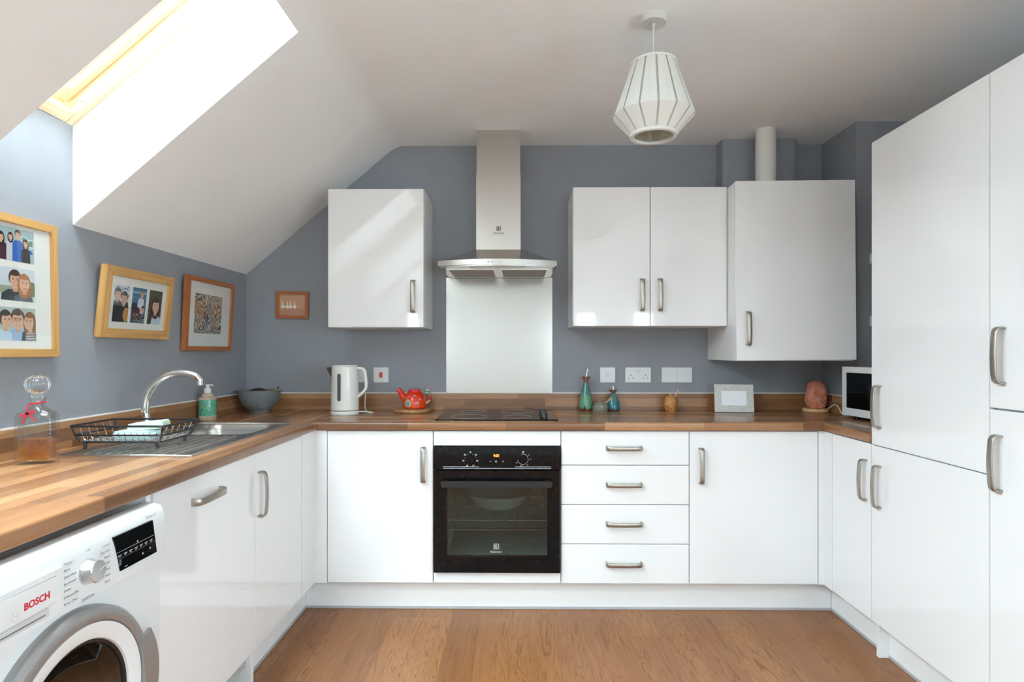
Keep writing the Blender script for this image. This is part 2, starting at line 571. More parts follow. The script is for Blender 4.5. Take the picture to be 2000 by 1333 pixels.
FACE_X = (R(90), 0, R(90))        # facing +X
FACE_NX = (R(90), 0, R(-90))      # facing -X

def thing(name, label, cat, loc=(0, 0, 0), rotz=0., group=None, rot=None):
    o = bpy.data.objects.new(name, None)
    COL.objects.link(o)
    o.empty_display_size = .05
    o.location = loc
    o.rotation_euler = rot or (0, 0, rotz)
    o['label'] = label
    o['category'] = cat
    if group:
        o['group'] = group
    return o

def tag(o, label, cat, group=None):
    o['label'] = label
    o['category'] = cat
    if group:
        o['group'] = group
    return o

def struct(o):
    o['kind'] = 'structure'
    return o

# ------------------------------------------------------------------ floor of separate planks
fl = struct(box('floor', XL - .1, XR + .1, YR - .1, YW + .1, -.06, -.0035, 'dark_gap', bev=0))
PW = .132
plank_meshes = {}
def plank(x0, x1, y0, y1):
    key = (round(x1 - x0, 3), round(y1 - y0, 3))
    if key not in plank_meshes:
        bm = bmesh.new()
        bm_box(bm, 0, key[0], 0, key[1], -.0035, 0)
        top = [e for e in bm.edges if all(v.co.z > -.001 for v in e.verts)]
        bmesh.ops.bevel(bm, geom=top, offset=.00035, segments=1, affect='EDGES')
        me = bpy.data.meshes.new('plank')
        bmesh.ops.recalc_face_normals(bm, faces=bm.faces)
        bm.to_mesh(me)
        bm.free()
        plank_meshes[key] = me
    link('plank', plank_meshes[key], 'floor_wood', fl, (x0, y0, 0))
x = -.70
i = 0
while x < 2.0:
    y = .08 - random.choice([.12, .3, .48, .66, .84, 1.02])
    top = .08
    while top > -3.0:
        y0 = max(y, -3.0)
        plank(x + .0001, x + PW - .0001, y0 + .0001, top - .0001)
        top = y0
        y = y0 - 1.02
    x += PW
    i += 1
# the rest of the room's boards, behind the camera, as one layer
bm = bmesh.new()
x = -1.16
while x < 2.42:
    y = -3.0
    while y > YR + .01:
        y0 = max(y - 1.02 - .2 * random.random(), YR)
        bm_box(bm, x + .0004, min(x + PW, 2.44) - .0004, y0 + .0004, y - .0004, -.0035, 0)
        y = y0
    x += PW
o = from_bm('plank_field', bm, 'floor_wood', fl)
o['kind'] = 'stuff'

# ------------------------------------------------------------------ walls, ceiling, roof slope
def zs(x):
    return ZK + (x - XL) * TS
# wall_back: gable outline with the slope
T = .10
back_poly = [(XL - T, 0), (XR + T, 0), (XR + T, ZC + T), (XS, ZC + T), (XL - T, zs(XL - T) + .12)]
wb = struct(prism('wall_back', back_poly, 'Y', YW, YW + T, 'paint_grey'))
struct(box('wall_flue_pier', 1.532, 1.932, .517, YW - .0002, 1.30, ZC + .02, 'paint_grey', bev=.002))
struct(box('wall_corner_pier', 2.131, XR, .274, YW - .0002, 0, ZC + .02, 'paint_grey', bev=.002))
# wall_left: knee wall, rising to the roof window inside the shaft
WZ0 = 2.022
_ys = [YW] + [v for a, b in SHAFTS for v in (b, a)] + [YR]
wl = struct(boxes('wall_left', [(XL - T, XL, b, a, 0, ZK + .03) for a, b in zip(_ys[::2], _ys[1::2])] + [(XL - T, XL, a, b, 0, WZ0) for a, b in SHAFTS], 'paint_grey'))
RWIN = [(-3.82, -3.18), (-2.70, -2.06)]
RZ0, RZ1 = .95, 1.95
wr = struct(boxes('wall_right', [(XR, XR + T, YR, YW, 0, RZ0), (XR, XR + T, YR, YW, RZ1, ZC + T), (XR, XR + T, YR, RWIN[0][0], RZ0, RZ1), (XR, XR + T, RWIN[0][1], RWIN[1][0], RZ0, RZ1), (XR, XR + T, RWIN[1][1], YW, RZ0, RZ1)], 'paint_grey'))

# ceiling: flat, rounded cove, slope; with the skylight opening
cove = []
rc = .16
tl = rc * math.tan(R(40.4 / 2))
cv0 = (XS - tl * math.cos(R(40.4)), ZC - tl * math.sin(R(40.4)))
cxx, czz = XS + tl, ZC - rc
for k in range(9):
    a = R(90 + 40.4 * (1 - k / 8))
    cove.append((cxx + rc * math.cos(a), czz + rc * math.sin(a)))
prof = [(XL - .05, zs(XL - .05))] + cove + [(XR + .05, ZC)]
def ceil_strip(bm, pts, y0, y1):
    A = [bm.verts.new((p[0], y0, p[1])) for p in pts]
    B = [bm.verts.new((p[0], y1, p[1])) for p in pts]
    A2 = [bm.verts.new((p[0], y0, p[1] + .04)) for p in pts]
    B2 = [bm.verts.new((p[0], y1, p[1] + .04)) for p in pts]
    for i in range(len(pts) - 1):
        bm.faces.new((A[i], A[i + 1], B[i + 1], B[i]))
        bm.faces.new((A2[i], B2[i], B2[i + 1], A2[i + 1]))
        bm.faces.new((A[i], A2[i], A2[i + 1], A[i + 1]))
        bm.faces.new((B[i], B[i + 1], B2[i + 1], B2[i]))
    for i in (0, -1):
        bm.faces.new((A[i], B[i], B2[i], A2[i]))
XH = -.372                                  # head of the shaft
bm = bmesh.new()
for a, b in zip(_ys[::2], _ys[1::2]):
    ceil_strip(bm, prof, b, a + (.02 if a == YW else 0))
head = [p for p in prof if p[0] > XH]
# height of the coved profile at the shaft head
def zprof(x):
    for a, b in zip(prof, prof[1:]):
        if a[0] <= x <= b[0]:
            return a[1] + (b[1] - a[1]) * (x - a[0]) / (b[0] - a[0])
for a, b in SHAFTS:
    ceil_strip(bm, [(XH, zprof(XH))] + head, a, b)
ce = struct(from_bm('ceiling', bm, 'paint_ceiling', smooth=True, ang=25))
# shaft linings (white): far and near cheeks, head
def zwin(x):
    return WZ0 + (x - XL) * TS
far = [(XL, ZK + .004), (XL, WZ0 + .03), (XH, zwin(XH) + .03), (XH, zprof(XH) + .004)] + [(p[0], p[1] + .004) for p in prof[::-1] if XL < p[0] < XH]
def roof_window(idx, SY0, SY1, lab):
    prism('shaft_cheek', far, 'Y', SY1 - .002, SY1 + .02, 'paint_ceiling', ce)
    prism('shaft_cheek', far, 'Y', SY0 - .02, SY0 + .002, 'paint_ceiling', ce)
    prism('shaft_head', [(XH, zprof(XH)), (XH - .03, zwin(XH - .03) + .02), (XH + .01, zwin(XH - .03) + .02), (XH + .01, zprof(XH) + .06)], 'Y', SY0 - .02, SY1 + .02, 'paint_ceiling', ce)

    # roof window in the window plane: local x along slope (up), y along world Y, z normal outward
    ths = R(40.4)
    LW = (XH - .03 - XL) / math.cos(ths)        # length along slope
    WW = SY1 - SY0
    rw = struct(thing('window_%d' % idx, lab, 'window', (XL, SY0, WZ0), rot=(0, -ths, 0)))
    del rw['category']
    FT = .036
    def bar(name, x0, x1, y0, y1, z0, z1, mat='pine_x', par=None):
        return box(name, x0, x1, y0, y1, z0, z1, mat, par or rw, bev=.003)
    bar('frame_side', 0, LW, WW - FT, WW, 0, .11)
    bar('frame_side', 0, LW, 0, FT, 0, .11)
    bar('frame_bottom', 0, .045, FT, WW - FT, 0, .11, 'pine')
    bar('frame_top', LW - .05, LW, FT, WW - FT, 0, .11, 'pine')
    SB = .036
    sx0, sx1, sy0, sy1 = .051, LW - .056, FT + .003, WW - FT - .003
    bar('sash_side', sx0, sx1, sy1 - SB, sy1, .045, .095)
    bar('sash_side', sx0, sx1, sy0, sy0 + SB, .045, .095)
    bar('sash_bottom', sx0, sx0 + .055, sy0 + SB, sy1 - SB, .045, .095, 'pine')
    bar('sash_top', sx1 - .055, sx1, sy0 + SB, sy1 - SB, .045, .095, 'pine')
    box('sash_bead', sx0 + .055, sx1 - .055, sy1 - SB - .007, sy1 - SB, .062, .075, 'pine_x', rw, bev=.002)
    box('glass_pane', sx0 + .05, sx1 - .05, sy0 + SB - .004, sy1 - SB + .004, .076, .082, 'window_glass', rw, bev=0)
    lathe('bolt_cap', [(0, .004), (.008, .004), (.011, 0), (.011, -.003)], 'zinc', rw, 20, (.10, WW - FT - .001, .022), (R(90), 0, 0))
    # flashing around the frame closes the roof
    boxes('flashing', [(-.30, 0, -.3, WW + .3, .03, .05), (LW, LW + .3, -.3, WW + .3, .03, .05), (0, LW, -.3, 0, .03, .05), (0, LW, WW, WW + .3, .03, .05)], 'dark_gap', rw)
    cxw, cyw = LW / 2, WW / 2
    p = Vector((XL + cxw * math.cos(ths) - .14 * math.sin(ths), SY0 + cyw, WZ0 + cxw * math.sin(ths) + .14 * math.cos(ths)))
    portal(p, (0, -ths, 0), LW + .04, WW + .04)
for _k, (_a, _b) in enumerate(SHAFTS):
    roof_window(_k + 1, _a, _b, ['pine-framed roof window in the white sloping ceiling', 'second roof window, out of view, added for light', 'third roof window, behind the camera, added for light'][_k])

# wall behind the camera: windows added for brightness and door reflections
def rear_wall():
    wins = [(-1.08, -.86), (1.12, 1.45), (1.86, 2.20)]
    zb, zt = 1.02, 1.78
    L = [(XL - T, XR + T, YR - T, YR, 0, zb), (XL - T, XR + T, YR - T, YR, zt, ZC + T)]
    xs = [XL - T] + [v for a in wins for v in a] + [XR + T]
    for a, b in zip(xs[::2], xs[1::2]):
        L.append((a, b, YR - T, YR, zb, zt))
    struct(boxes('wall_rear', L, 'paint_ceiling'))
    for k, (a, b) in enumerate(wins):
        t = struct(thing('window_%d' % (k + 4), 'white window added behind the camera for light and door reflections', 'window', (a, YR - T, zb)))
        del t['category']
        W_, H_ = b - a, zt - zb
        boxes('window_frame', [(0, .05, .02, .08, 0, H_), (W_ - .05, W_, .02, .08, 0, H_), (.05, W_ - .05, .02, .08, 0, .05), (.05, W_ - .05, .02, .08, H_ - .05, H_)], 'white_plastic', t, bev=.003)
        box('glass_pane', .05, W_ - .05, .045, .055, .05, H_ - .05, 'window_glass', t, bev=0)
        portal(((a + b) / 2, YR - T - .03, (zb + zt) / 2), (R(90), 0, 0), W_, H_)
rear_wall()
for k, (a, b) in enumerate(RWIN):          # two unseen windows added in the right wall for light
    t = struct(thing('window_%d' % (k + 7), 'white window added in the right wall behind the camera for light', 'window', (XR, a, RZ0)))
    del t['category']
    W_, H_ = b - a, RZ1 - RZ0
    boxes('window_frame', [(.02, .08, 0, .05, 0, H_), (.02, .08, W_ - .05, W_, 0, H_), (.02, .08, .05, W_ - .05, 0, .05), (.02, .08, .05, W_ - .05, H_ - .05, H_)], 'white_plastic', t, bev=.003)
    box('glass_pane', .045, .055, .05, W_ - .05, .05, H_ - .05, 'window_glass', t, bev=0)
    portal((XR + T + .03, (a + b) / 2, (RZ0 + RZ1) / 2), (0, R(90), 0), H_, W_)

# ------------------------------------------------------------------ cabinet handle (shared mesh): along z, projecting to -y
def handle_mesh(L=.168, w=.0205, t=.0065):
    h = L / 2
    ctr = [(0.004, -h + .004), (-.012, -h + .002), (-.021, -h + .006), (-.026, -h + .016), (-.029, -h * .5), (-.0305, 0),
           (-.029, h * .5), (-.026, h - .016), (-.021, h - .006), (-.012, h - .002), (0.004, h - .004)]
    pts = [Vector((0, a, b)) for a, b in ctr]
    pts = spline(pts, 4)
    bm = bmesh.new()
    rings = []
    n = len(pts)
    for i, p in enumerate(pts):
        tg = (pts[min(i + 1, n - 1)] - pts[max(i - 1, 0)]).normalized()
        nr = Vector((1, 0, 0)).cross(tg)
        e = abs(i / (n - 1) - .5) * 2
        ww = w * (1 + .16 * e ** 3)
        c = .0016
        sec = [(-ww / 2 + c, -t / 2), (ww / 2 - c, -t / 2), (ww / 2, -t / 2 + c), (ww / 2, t / 2 - c), (ww / 2 - c, t / 2), (-ww / 2 + c, t / 2), (-ww / 2, t / 2 - c), (-ww / 2, -t / 2 + c)]
        rings.append([bm.verts.new(p + Vector((a, 0, 0)) + nr * b) for a, b in sec])
    for a, b in zip(rings, rings[1:]):
        for k in range(8):
            bm.faces.new((a[k], a[(k + 1) % 8], b[(k + 1) % 8], b[k]))
    bm.faces.new(rings[0][::-1])
    bm.faces.new(rings[-1])
    bmesh.ops.recalc_face_normals(bm, faces=bm.faces)
    me = bpy.data.meshes.new('handle')
    bm.to_mesh(me)
    bm.free()
    me.shade_smooth()
    me.set_sharp_from_angle(angle=R(50))
    me.materials.append(M['nickel'])
    return me
HANDLE = handle_mesh()
def handle(door, x, z, horiz=False):
    o = link('handle', HANDLE, None, door, (x, 0, z), (0, R(90) if horiz else 0, 0))
    o['label'] = 'satin nickel bow handle'
    return o

# cabinet in its own frame: x width, y depth (front y=0), z up from its base
def carcass(root, w, d, h, top=True, y0=.021):
    t = .018
    L = [(0.001, t, y0, d, 0, h), (w - t, w - .001, y0, d, 0, h), (t, w - t, y0, d, 0, t), (t, w - t, d - .008, d, t, h)]
    if top:
        L.append((t, w - t, y0, d - .008, h - t, h))
    return boxes('carcass', L, 'white_panel', root, bev=.0006)
def door(root, x0, x1, z0, z1, name='door', hx=None, hz=None, horiz=False, gap=.0018, tilt=0.):
    d = box(name, x0 + gap, x1 - gap, 0, .018, z0 + gap, z1 - gap, 'white_gloss', root, bev=.0016)
    if hx is not None:
        handle(d, hx, hz, horiz)
    return d

H = ZD1 - ZD0
# back run
c = thing('base_cabinet', 'white gloss base cabinet with one door left of the oven', 'cabinet', (-.5, 0, ZD0))
carcass(c, .5, .56, H, False); door(c, 0, .5, 0, H, hx=.454, hz=.70 - ZD0)
c = thing('oven_housing', 'white cabinet holding the built-in oven, plain strips above and below', 'cabinet', (0, 0, ZD0))
boxes('carcass', [(.001, .004, .021, .56, 0, H), (.596, .599, .021, .56, 0, H), (.004, .596, .021, .56, 0, .018), (.004, .596, .552, .56, .018, H)], 'white_panel', c)
box('top_strip', .002, .598, 0, .018, .7895 - ZD0, H - .002, 'white_gloss', c, bev=.0016)
box('bottom_strip', .002, .598, 0, .018, .002, .193 - ZD0, 'white_gloss', c, bev=.0016)
c = thing('drawer_unit', 'white gloss drawer unit with four drawers right of the oven', 'drawer unit', (.6, 0, ZD0))
carcass(c, .6, .56, H, False)
for z0, z1, hz in ((.142, .328, .237), (.328, .513, .425), (.513, .698, .608), (.698, .859, .779)):
    door(c, 0, .6, z0 - ZD0, z1 - ZD0, 'drawer_front', .294, hz - ZD0, True)
c = thing('base_cabinet', 'white gloss base cabinet with one wide door right of the drawers', 'cabinet', (1.2, 0, ZD0))
carcass(c, .6, .56, H, False); door(c, 0, .6, 0, H, hx=.053, hz=.697 - ZD0)
# corner posts
t = thing('corner_post', 'narrow white corner post in the left inner corner of the base units', 'filler panel', (DL, 0, ZD0))
boxes('post_face', [(0, .0585, 0, .018, 0, H), (-.018, 0, -.168, .018, 0, H)], 'white_gloss', t)
t = thing('corner_post', 'narrow white corner post in the right inner corner of the base units', 'filler panel', (1.802, 0, ZD0))
boxes('post_face', [(0, .025, 0, .018, 0, H), (.025, .043, -.069, .018, 0, H)], 'white_gloss', t)
# left run (facing +X)
c = thing('sink_cabinet', 'white gloss sink cabinet under the steel sink, tall upright handle', 'cabinet', (DL, -.63, ZD0), R(90))
boxes('carcass', [(.001, .018, .021, .56, 0, H), (.442, .459, .021, .56, 0, H), (.018, .442, .021, .56, 0, .018)], 'white_panel', c)
door(c, 0, .46, 0, H, hx=.034, hz=.703 - ZD0)
c = thing('dishwasher', 'built-in dishwasher behind a white gloss door with a level handle', 'dishwasher', (DL, -1.23, ZD0), R(90))
box('tub', .004, .572, .021, .55, -.05, H - .04, 'grey_enamel', c, bev=.004)
door(c, 0, .6, 0, H, hx=.262, hz=.787 - ZD0, horiz=True)
box('end_panel', XL + .05, DL - .004, -.652, -.633, 0, ZD0 - .001, 'white_panel')
o = bpy.data.objects['end_panel']; o.name = 'support_panel'; tag(o, 'short white support panel standing under the dishwasher door edge', 'panel')
o = tag(box('end_panel', XL + .05, DL - .006, -1.251, -1.233, 0, WB, 'white_panel'), 'white end panel between the dishwasher door and washing machine', 'panel')
o = tag(box('end_panel', XL + .05, DL - .006, -1.895, -1.877, 0, WB, 'white_panel'), 'white end panel at the near side of the washing machine', 'panel')
# right run (facing -X): local x runs toward the camera
c = thing('base_cabinet', 'narrow white gloss base cabinet beside the tall units', 'cabinet', (DR, -.070, ZD0), R(-90))
carcass(c, .297, .56, H, False); door(c, 0, .297, 0, H, hx=.262, hz=.704 - ZD0)
YT0, YT1, YT2 = -.369, -.968, -1.568
ZT1 = 2.077
c = thing('tall_cabinet', 'tall white gloss larder cabinet next to the narrow base cabinet', 'cabinet', (DR, YT0 - .0005, ZD0), R(-90))
boxes('carcass', [(.019, .598, .021, .60, 0, ZT1 - ZD0 - .001)], 'white_panel', c, bev=.001)
box('end_panel', 0, .018, .0205, .61, -ZD0, ZT1 - ZD0, 'white_panel', c)
door(c, 0, .599, .856 - ZD0, ZT1 - ZD0, 'upper_door', .036 + .02, 1.013 - ZD0)
door(c, 0, .599, 0, .856 - ZD0, 'lower_door', .036 + .02, .696 - ZD0)
c = thing('tall_cabinet', 'nearest tall white gloss cabinet at the right edge of the photo', 'cabinet', (DR, YT1 - .0005, ZD0), R(-90))
boxes('carcass', [(.002, .598, .021, .60, 0, ZT1 - ZD0 - .001)], 'white_panel', c, bev=.001)
door(c, 0, .599, 1.06 - ZD0, ZT1 - ZD0, 'upper_door', .052, 1.219 - ZD0)
door(c, 0, .599, 0, 1.058 - ZD0, 'lower_door', .040, .899 - ZD0)
# plinths
def plinth(label, b, seal):
    o = thing('plinth', label, 'plinth', (b[0], b[2], 0))
    off = (-b[0], -b[2], 0)
    box('plinth_board', *b, .004, ZD0 - .0006, 'white_panel', o, bev=.001, loc=off)
    box('seal_strip', *seal, 0, .012, 'grey_seal', o, bev=.001, loc=off)
plinth('long white plinth along the floor under the oven', (-.62, 1.888, .053, .068), (-.62, 1.888, .049, .053))
plinth('white plinth along the floor under the sink cabinet', (-.635, -.62, -.632, .053), (-.62, -.616, -.632, .049))
plinth('white plinth along the floor under the narrow right cabinet', (1.8885, 1.903, -.368, .053), (1.8845, 1.8885, -.368, .049))
plinth('white plinth along the floor under the tall cabinets', (1.8885, 1.903, -1.568, -.389), (1.8845, 1.8885, -1.568, -.389))

# ------------------------------------------------------------------ worktop
def edge_prof(r=.009):
    """rounded front edge profile (depth d from the front, z)"""
    p = [(.03, WB), (.004, WB)] + [(.004 - .004 * math.sin(a), WB + .004 - .004 * math.cos(a)) for a in (R(45), R(90))]
    for k in range(6):
        a = R(90 * k / 5)
        p.append((r - r * math.cos(a), WT - r + r * math.sin(a)))
    p.append((.03, WT))
    return p
wt = thing('worktop', 'wood-block patterned worktop running round three sides of the kitchen', 'worktop', (0, 0, 0))
SX0, SX1, SYa, SYb = -1.03, -.635, -.925, -.105   # sink cut-out
EP = edge_prof()
def run(name, lst, strip, mat):
    bm = bmesh.new()
    for b in lst:
        bm_box(bm, *b, WB, WT)
    for axis, sgn, f, a0, a1 in strip:
        pts = [((f + sgn * d), z) for d, z in EP]
        A = [bm.verts.new((u, a0, z) if axis == 'Y' else (a0, u, z)) for u, z in pts]
        B = [bm.verts.new((u, a1, z) if axis == 'Y' else (a1, u, z)) for u, z in pts]
        bm.faces.new(A); bm.faces.new(B[::-1])
        for i in range(len(A)):
            j = (i + 1) % len(A)
            bm.faces.new((A[i], B[i], B[j], A[j]))
    return from_bm(name, bm, mat, wt, True, ang=30)
XFs, YFs, XGs = XF - .03, YF + .03, XG + .03
YN = -1.90
run('worktop_run', [(XL, XFs, YN, SYa, ), (XL, SX0, SYa, SYb), (SX1, XFs, SYa, SYb), (XL, XFs, SYb, YW)], [('Y', -1, XF, YN, YFs)], 'stave_y')
run('worktop_run', [(XFs, 2.131, YFs, YW)], [('X', 1, YF, XF - .009, XG + .009)], 'stave_x')
run('worktop_run', [(XGs, XR, YT0 + .001, YFs), (2.131, XR, YFs, .274)], [('Y', 1, XG, YT0 + .001, YFs)], 'stave_y')
# upstands
us = thing('upstand', 'wood-block upstand strip along the foot of the kitchen walls', 'upstand', (0, 0, WT))
UZ = .092
def upst(b, mat):
    box('upstand_strip', *b, 0, UZ, mat, us, bev=.001)
    x0, x1, y0, y1 = b
upst((XL, XL + .018, YN, YW - .018), 'stave_y')
upst((XL, 2.131, YW - .018, YW), 'stave_x')
upst((2.113, 2.131, .256, YW - .018), 'stave_y')
upst((2.113, XR - .018, .256, .274), 'stave_x')
upst((XR - .018, XR, YT0 + .001, .274), 'stave_y')
for b in [(XL, XL + .006, YN, YW), (XL, -.013, YW - .006, YW), (.596, 2.131, YW - .006, YW), (2.125, 2.131, .27, YW)]:
    box('caulk_line', *b, UZ - .0005, UZ + .005, 'caulk', us, bev=.001)

# ------------------------------------------------------------------ wall cabinets
WC0, WC1, YC = 1.357, 2.078, .29
c = thing('wall_cabinet', 'single white gloss wall cabinet left of the cooker hood', 'cabinet', (-.591, YC, WC0))
h = WC1 - WC0
carcass(c, .501, YW - YC - .001, h); door(c, 0, .501, 0, h, hx=.445, hz=1.518 - WC0)
c = thing('wall_cabinet', 'double white gloss wall cabinet right of the cooker hood', 'cabinet', (.683, YC, WC0 + .006))
carcass(c, .796, YW - YC - .001, h)
door(c, 0, .3985, 0, h, hx=.357, hz=1.518 - WC0)
door(c, .3985, .796, 0, h, hx=.4485, hz=1.518 - WC0)
c = thing('boiler_cabinet', 'deeper white boiler cabinet with a flue pipe on its top', 'cabinet', (1.481, .17, 1.185))
h = .893
boxes('carcass', [(0, .018, .021, .441, 0, h), (.572, .59, .021, .441, 0, h), (.018, .572, .021, .345, h - .018, h), (.018, .572, .021, .10, 0, .018)], 'white_panel', c, bev=.0008)
d = box('door', .002, .594, 0, .018, .001, h, 'white_gloss', c, bev=.0016, loc=(0, 0, 0), rot=(0, R(-.45), 0))
handle(d, .058, 1.345 - 1.185)
fp = thing('flue_pipe', 'white round flue pipe rising from the boiler cabinet to the ceiling', 'pipe', (1.716, .385, 2.078))
lathe('pipe', [(0, 0), (.052, 0), (.052, ZC - 2.079), (0, ZC - 2.079)], 'cream_plastic', fp, 40)
lathe('collar', [(.0525, 0), (.058, 0), (.058, .012), (.0525, .014)], 'cream_plastic', fp, 40)

# floating shelves in the alcove
for z, lab in ((1.68, 'upper thick white shelf end peeping out behind the tall cabinet'), (1.361, 'lower thick white shelf end peeping out behind the tall cabinet')):
    o = tag(box('floating_shelf', 2.197, XR, YT0 + .03, .272, z, z + .053, 'white_panel', bev=.002), lab, 'shelf', 'floating shelves in the alcove')

# ------------------------------------------------------------------ cooker hood and splashback
hd = thing('cooker_hood', 'stainless steel chimney cooker hood with curved front edge', 'cooker hood', (.294, YW, 1.655))
hx = lambda x: x - .294
hy = lambda y: y - YW
Z0 = 1.655
box('upper_chimney', -.116, .116, hy(.371), 0, 2.17 - Z0, ZC - Z0, 'brushed_x', hd, bev=.002)
box('lower_chimney', -.118, .118, hy(.368), 0, 1.772 - Z0, 2.176 - Z0, 'brushed_x', hd, bev=.002)
NA = 24
out = [(-.300 + .6 * i / NA, hy(.20) - .075 * (1 - (2 * i / NA - 1) ** 2)) for i in range(NA + 1)]
plan = [(-.300, 0)] + out + [(.300, 0)]
prism('front_band', plan, 'Z', .006, .032, 'brushed_x', hd, smooth=True, ang=25)
bm = bmesh.new()
yq = hy(.20) - .075 * (1 - (.118 / .3) ** 2) + .004
lo = [(-.298, 0), (-.298, hy(.203)), (-.118, yq), (.118, yq), (.298, hy(.203)), (.298, 0)]
up = [(-.118, 0), (-.118, hy(.368)), (-.118, hy(.368)), (.118, hy(.368)), (.118, hy(.368)), (.118, 0)]
for i in range(5):
    p = [(*lo[i], .0315), (*lo[i + 1], .0315), (*up[i + 1], 1.773 - Z0)] + ([(*up[i], 1.773 - Z0)] if up[i] != up[i + 1] else [])
    bm.faces.new([bm.verts.new(q) for q in p])
bmesh.ops.remove_doubles(bm, verts=bm.verts[:], dist=1e-5)
from_bm('canopy', bm, 'brushed_x', hd)
# underside
under = [(x * .965, y * .985) for x, y in plan]
prism('underside', under, 'Z', .000, .006, 'steel', hd)
for s in (-1, 1):
    x0, x1 = (-.262, -.012) if s < 0 else (.012, .262)
    fr = boxes('filter_frame', [(x0, x1, -.045, -.035, -.004, .0), (x0, x1, hy(.26), hy(.26) + .01, -.004, 0), (x0, x0 + .01, hy(.27), -.045, -.004, 0), (x1 - .01, x1, hy(.27), -.045, -.004, 0)], 'steel', hd)
    box('filter_mesh', x0 + .01, x1 - .01, hy(.27), -.045, -.003, 0, 'filter_brown', fr, bev=0)
box('light_slot', -.14, .14, hy(.165), hy(.185), -.004, 0, 'nickel', hd, bev=.0015)
for k in range(4):
    yy = hy(.20) - .075 * (1 - (2 * (.28 + .0) - 0) ** 2 * 0)
    bx = -.042 + k * .019
    yb = hy(.20) - .075 * (1 - (bx / .3) ** 2)
    lathe('button', [(0, .003), (.005, .003), (.006, .0015), (.006, -.002)], 'chrome', hd, 16, (bx, yb, .019), (R(90), 0, 0))
# maker's mark
lg = Print()
def logo(pr, s, col, bgc):
    pr.rect(-s, -s, s, s, col).rect(-s * .78, -s * .78, s * .78, s * .78, bgc)
    pr.poly([(-s * .45, s * .78), (s * .2, s * .55), (s * .2, -s * .55), (-s * .45, -s * .78), (-s * .1, -s * .3), (-s * .1, s * .3)], bgc)
    pr.ell(0, 0, s * .62, s * .62, col).ell(s * .12, 0, s * .50, s * .58, bgc)
    pr.poly([(-s * .5, 0), (s * .25, s * .45), (s * .25, -s * .45)], col)
logo(lg, .0115, (.03, .03, .03), (.42, .41, .39))
lg.build('emblem', hd, (.001, hy(.368) - .0006, 1.885 - Z0), FACE_Y)
text('lettering', 'Electrolux', .0135, (.001, hy(.368) - .0006, 1.8615 - Z0), FACE_Y, 'black_print', hd)
sp = tag(box('splashback', -.0125, .5945, YW - .004, YW - .0005, WT + UZ + .001, 1.654, 'brushed_z', bev=.0008), 'brushed stainless steel splashback sheet behind the hob', 'splashback')

# ------------------------------------------------------------------ hob
hb = thing('ceramic_hob', 'black ceramic glass hob set in the worktop above the oven', 'hob', (.295, .315, WT))
box('glass_top', -.296, .296, -.26, .26, .0005, .006, 'black_gloss', hb, bev=.0015)
for r_, px_, py_ in ((.09, -.14, -.13), (.07, -.14, .12), (.07, .10, -.13), (.09, .10, .12)):
    pts = [(px_ + r_ * math.cos(2 * PI * k / 40), py_ + r_ * math.sin(2 * PI * k / 40), .0062) for k in range(40)]
    tube('zone_ring', pts, .0006, 'grey_print', hb, 4, True)
for k in range(4):
    kb = lathe('control_knob', [(0, .030), (.014, .030), (.0165, .027), (.0175, .006), (.019, .0062), (0, .0062)], 'black_plastic', hb, 24, (.231, -.205 + k * .07, 0))

# ------------------------------------------------------------------ oven
ov = thing('built_in_oven', 'black built-in electric oven with glass door and orange clock', 'oven', (.3, 0, .195))
OZ = .195
B = 'black_gloss'
boxes('body', [(-.29, -.245, .02, .54, .0, .59), (.245, .29, .02, .54, 0, .59), (-.245, .245, .02, .54, 0, .06), (-.245, .245, .02, .54, .45, .59), (-.245, .245, .50, .54, .06, .45)], 'grey_enamel', ov)
cp = box('control_panel', -.2965, .2965, -.016, .018, .680 - OZ, .787 - OZ, B, ov, bev=.001)
yo = -.0165
for kx, nm in ((-.124, 0), (.122, 1)):
    kb = lathe('control_knob', [(0, .018), (.0150, .018), (.0175, .015), (.019, 0)], 'black_gloss', cp, 32, (kx, yo + .0005, .728 - OZ), (R(90), 0, 0))
    pr = Print()
    if nm == 0:
        for k in range(7):
            a = R(90 + k * 51.4)
            x_, y_ = .033 * math.cos(a), .033 * math.sin(a)
            pr.rect(x_ - .004, y_ - .0035, x_ + .004, y_ + .0035, (.6, .6, .6)).rect(x_ - .0026, y_ - .0022, x_ + .0026, y_ + .0016, (.08, .08, .08))
        for a in (20, 60, 120, 160):
            pr.poly([(.024 * math.cos(R(a)), .024 * math.sin(R(a))), (.026 * math.cos(R(a)), .026 * math.sin(R(a))), (.025 * math.cos(R(a + 10)), .025 * math.sin(R(a + 10)))], (.6, .6, .6))
    else:
        pr.rect(-.004, .030, .004, .0375, (.6, .6, .6)).rect(-.0026, .0315, .0026, .036, (.08, .08, .08))
        for k in range(34):
            a0, a1 = R(110 - k * 8.4), R(110 - (k + 1) * 8.4)
            pr.poly([(.0235 * math.cos(a0), .0235 * math.sin(a0)), (.0246 * math.cos(a0), .0246 * math.sin(a0)), (.0246 * math.cos(a1), .0246 * math.sin(a1)), (.0235 * math.cos(a1), .0235 * math.sin(a1))], (.62, .62, .62))
            pr.k = 0
        for a, s_ in ((40, '50'), (0, '100'), (-55, '150'), (-105, '200'), (-150, '250')):
            x_, y_ = .034 * math.cos(R(a)), .032 * math.sin(R(a))
            text('dial_number', s_, .006, (kx + x_, yo, .728 - OZ + y_), FACE_Y, 'light_print', cp)
    pr.build('dial_marks', cp, (kx, yo, .728 - OZ), FACE_Y)
text('clock_digits', '9:31', .0165, (-.002, yo, .7445 - OZ), FACE_Y, 'orange_led', cp, bold=.0003)
pr = Print()
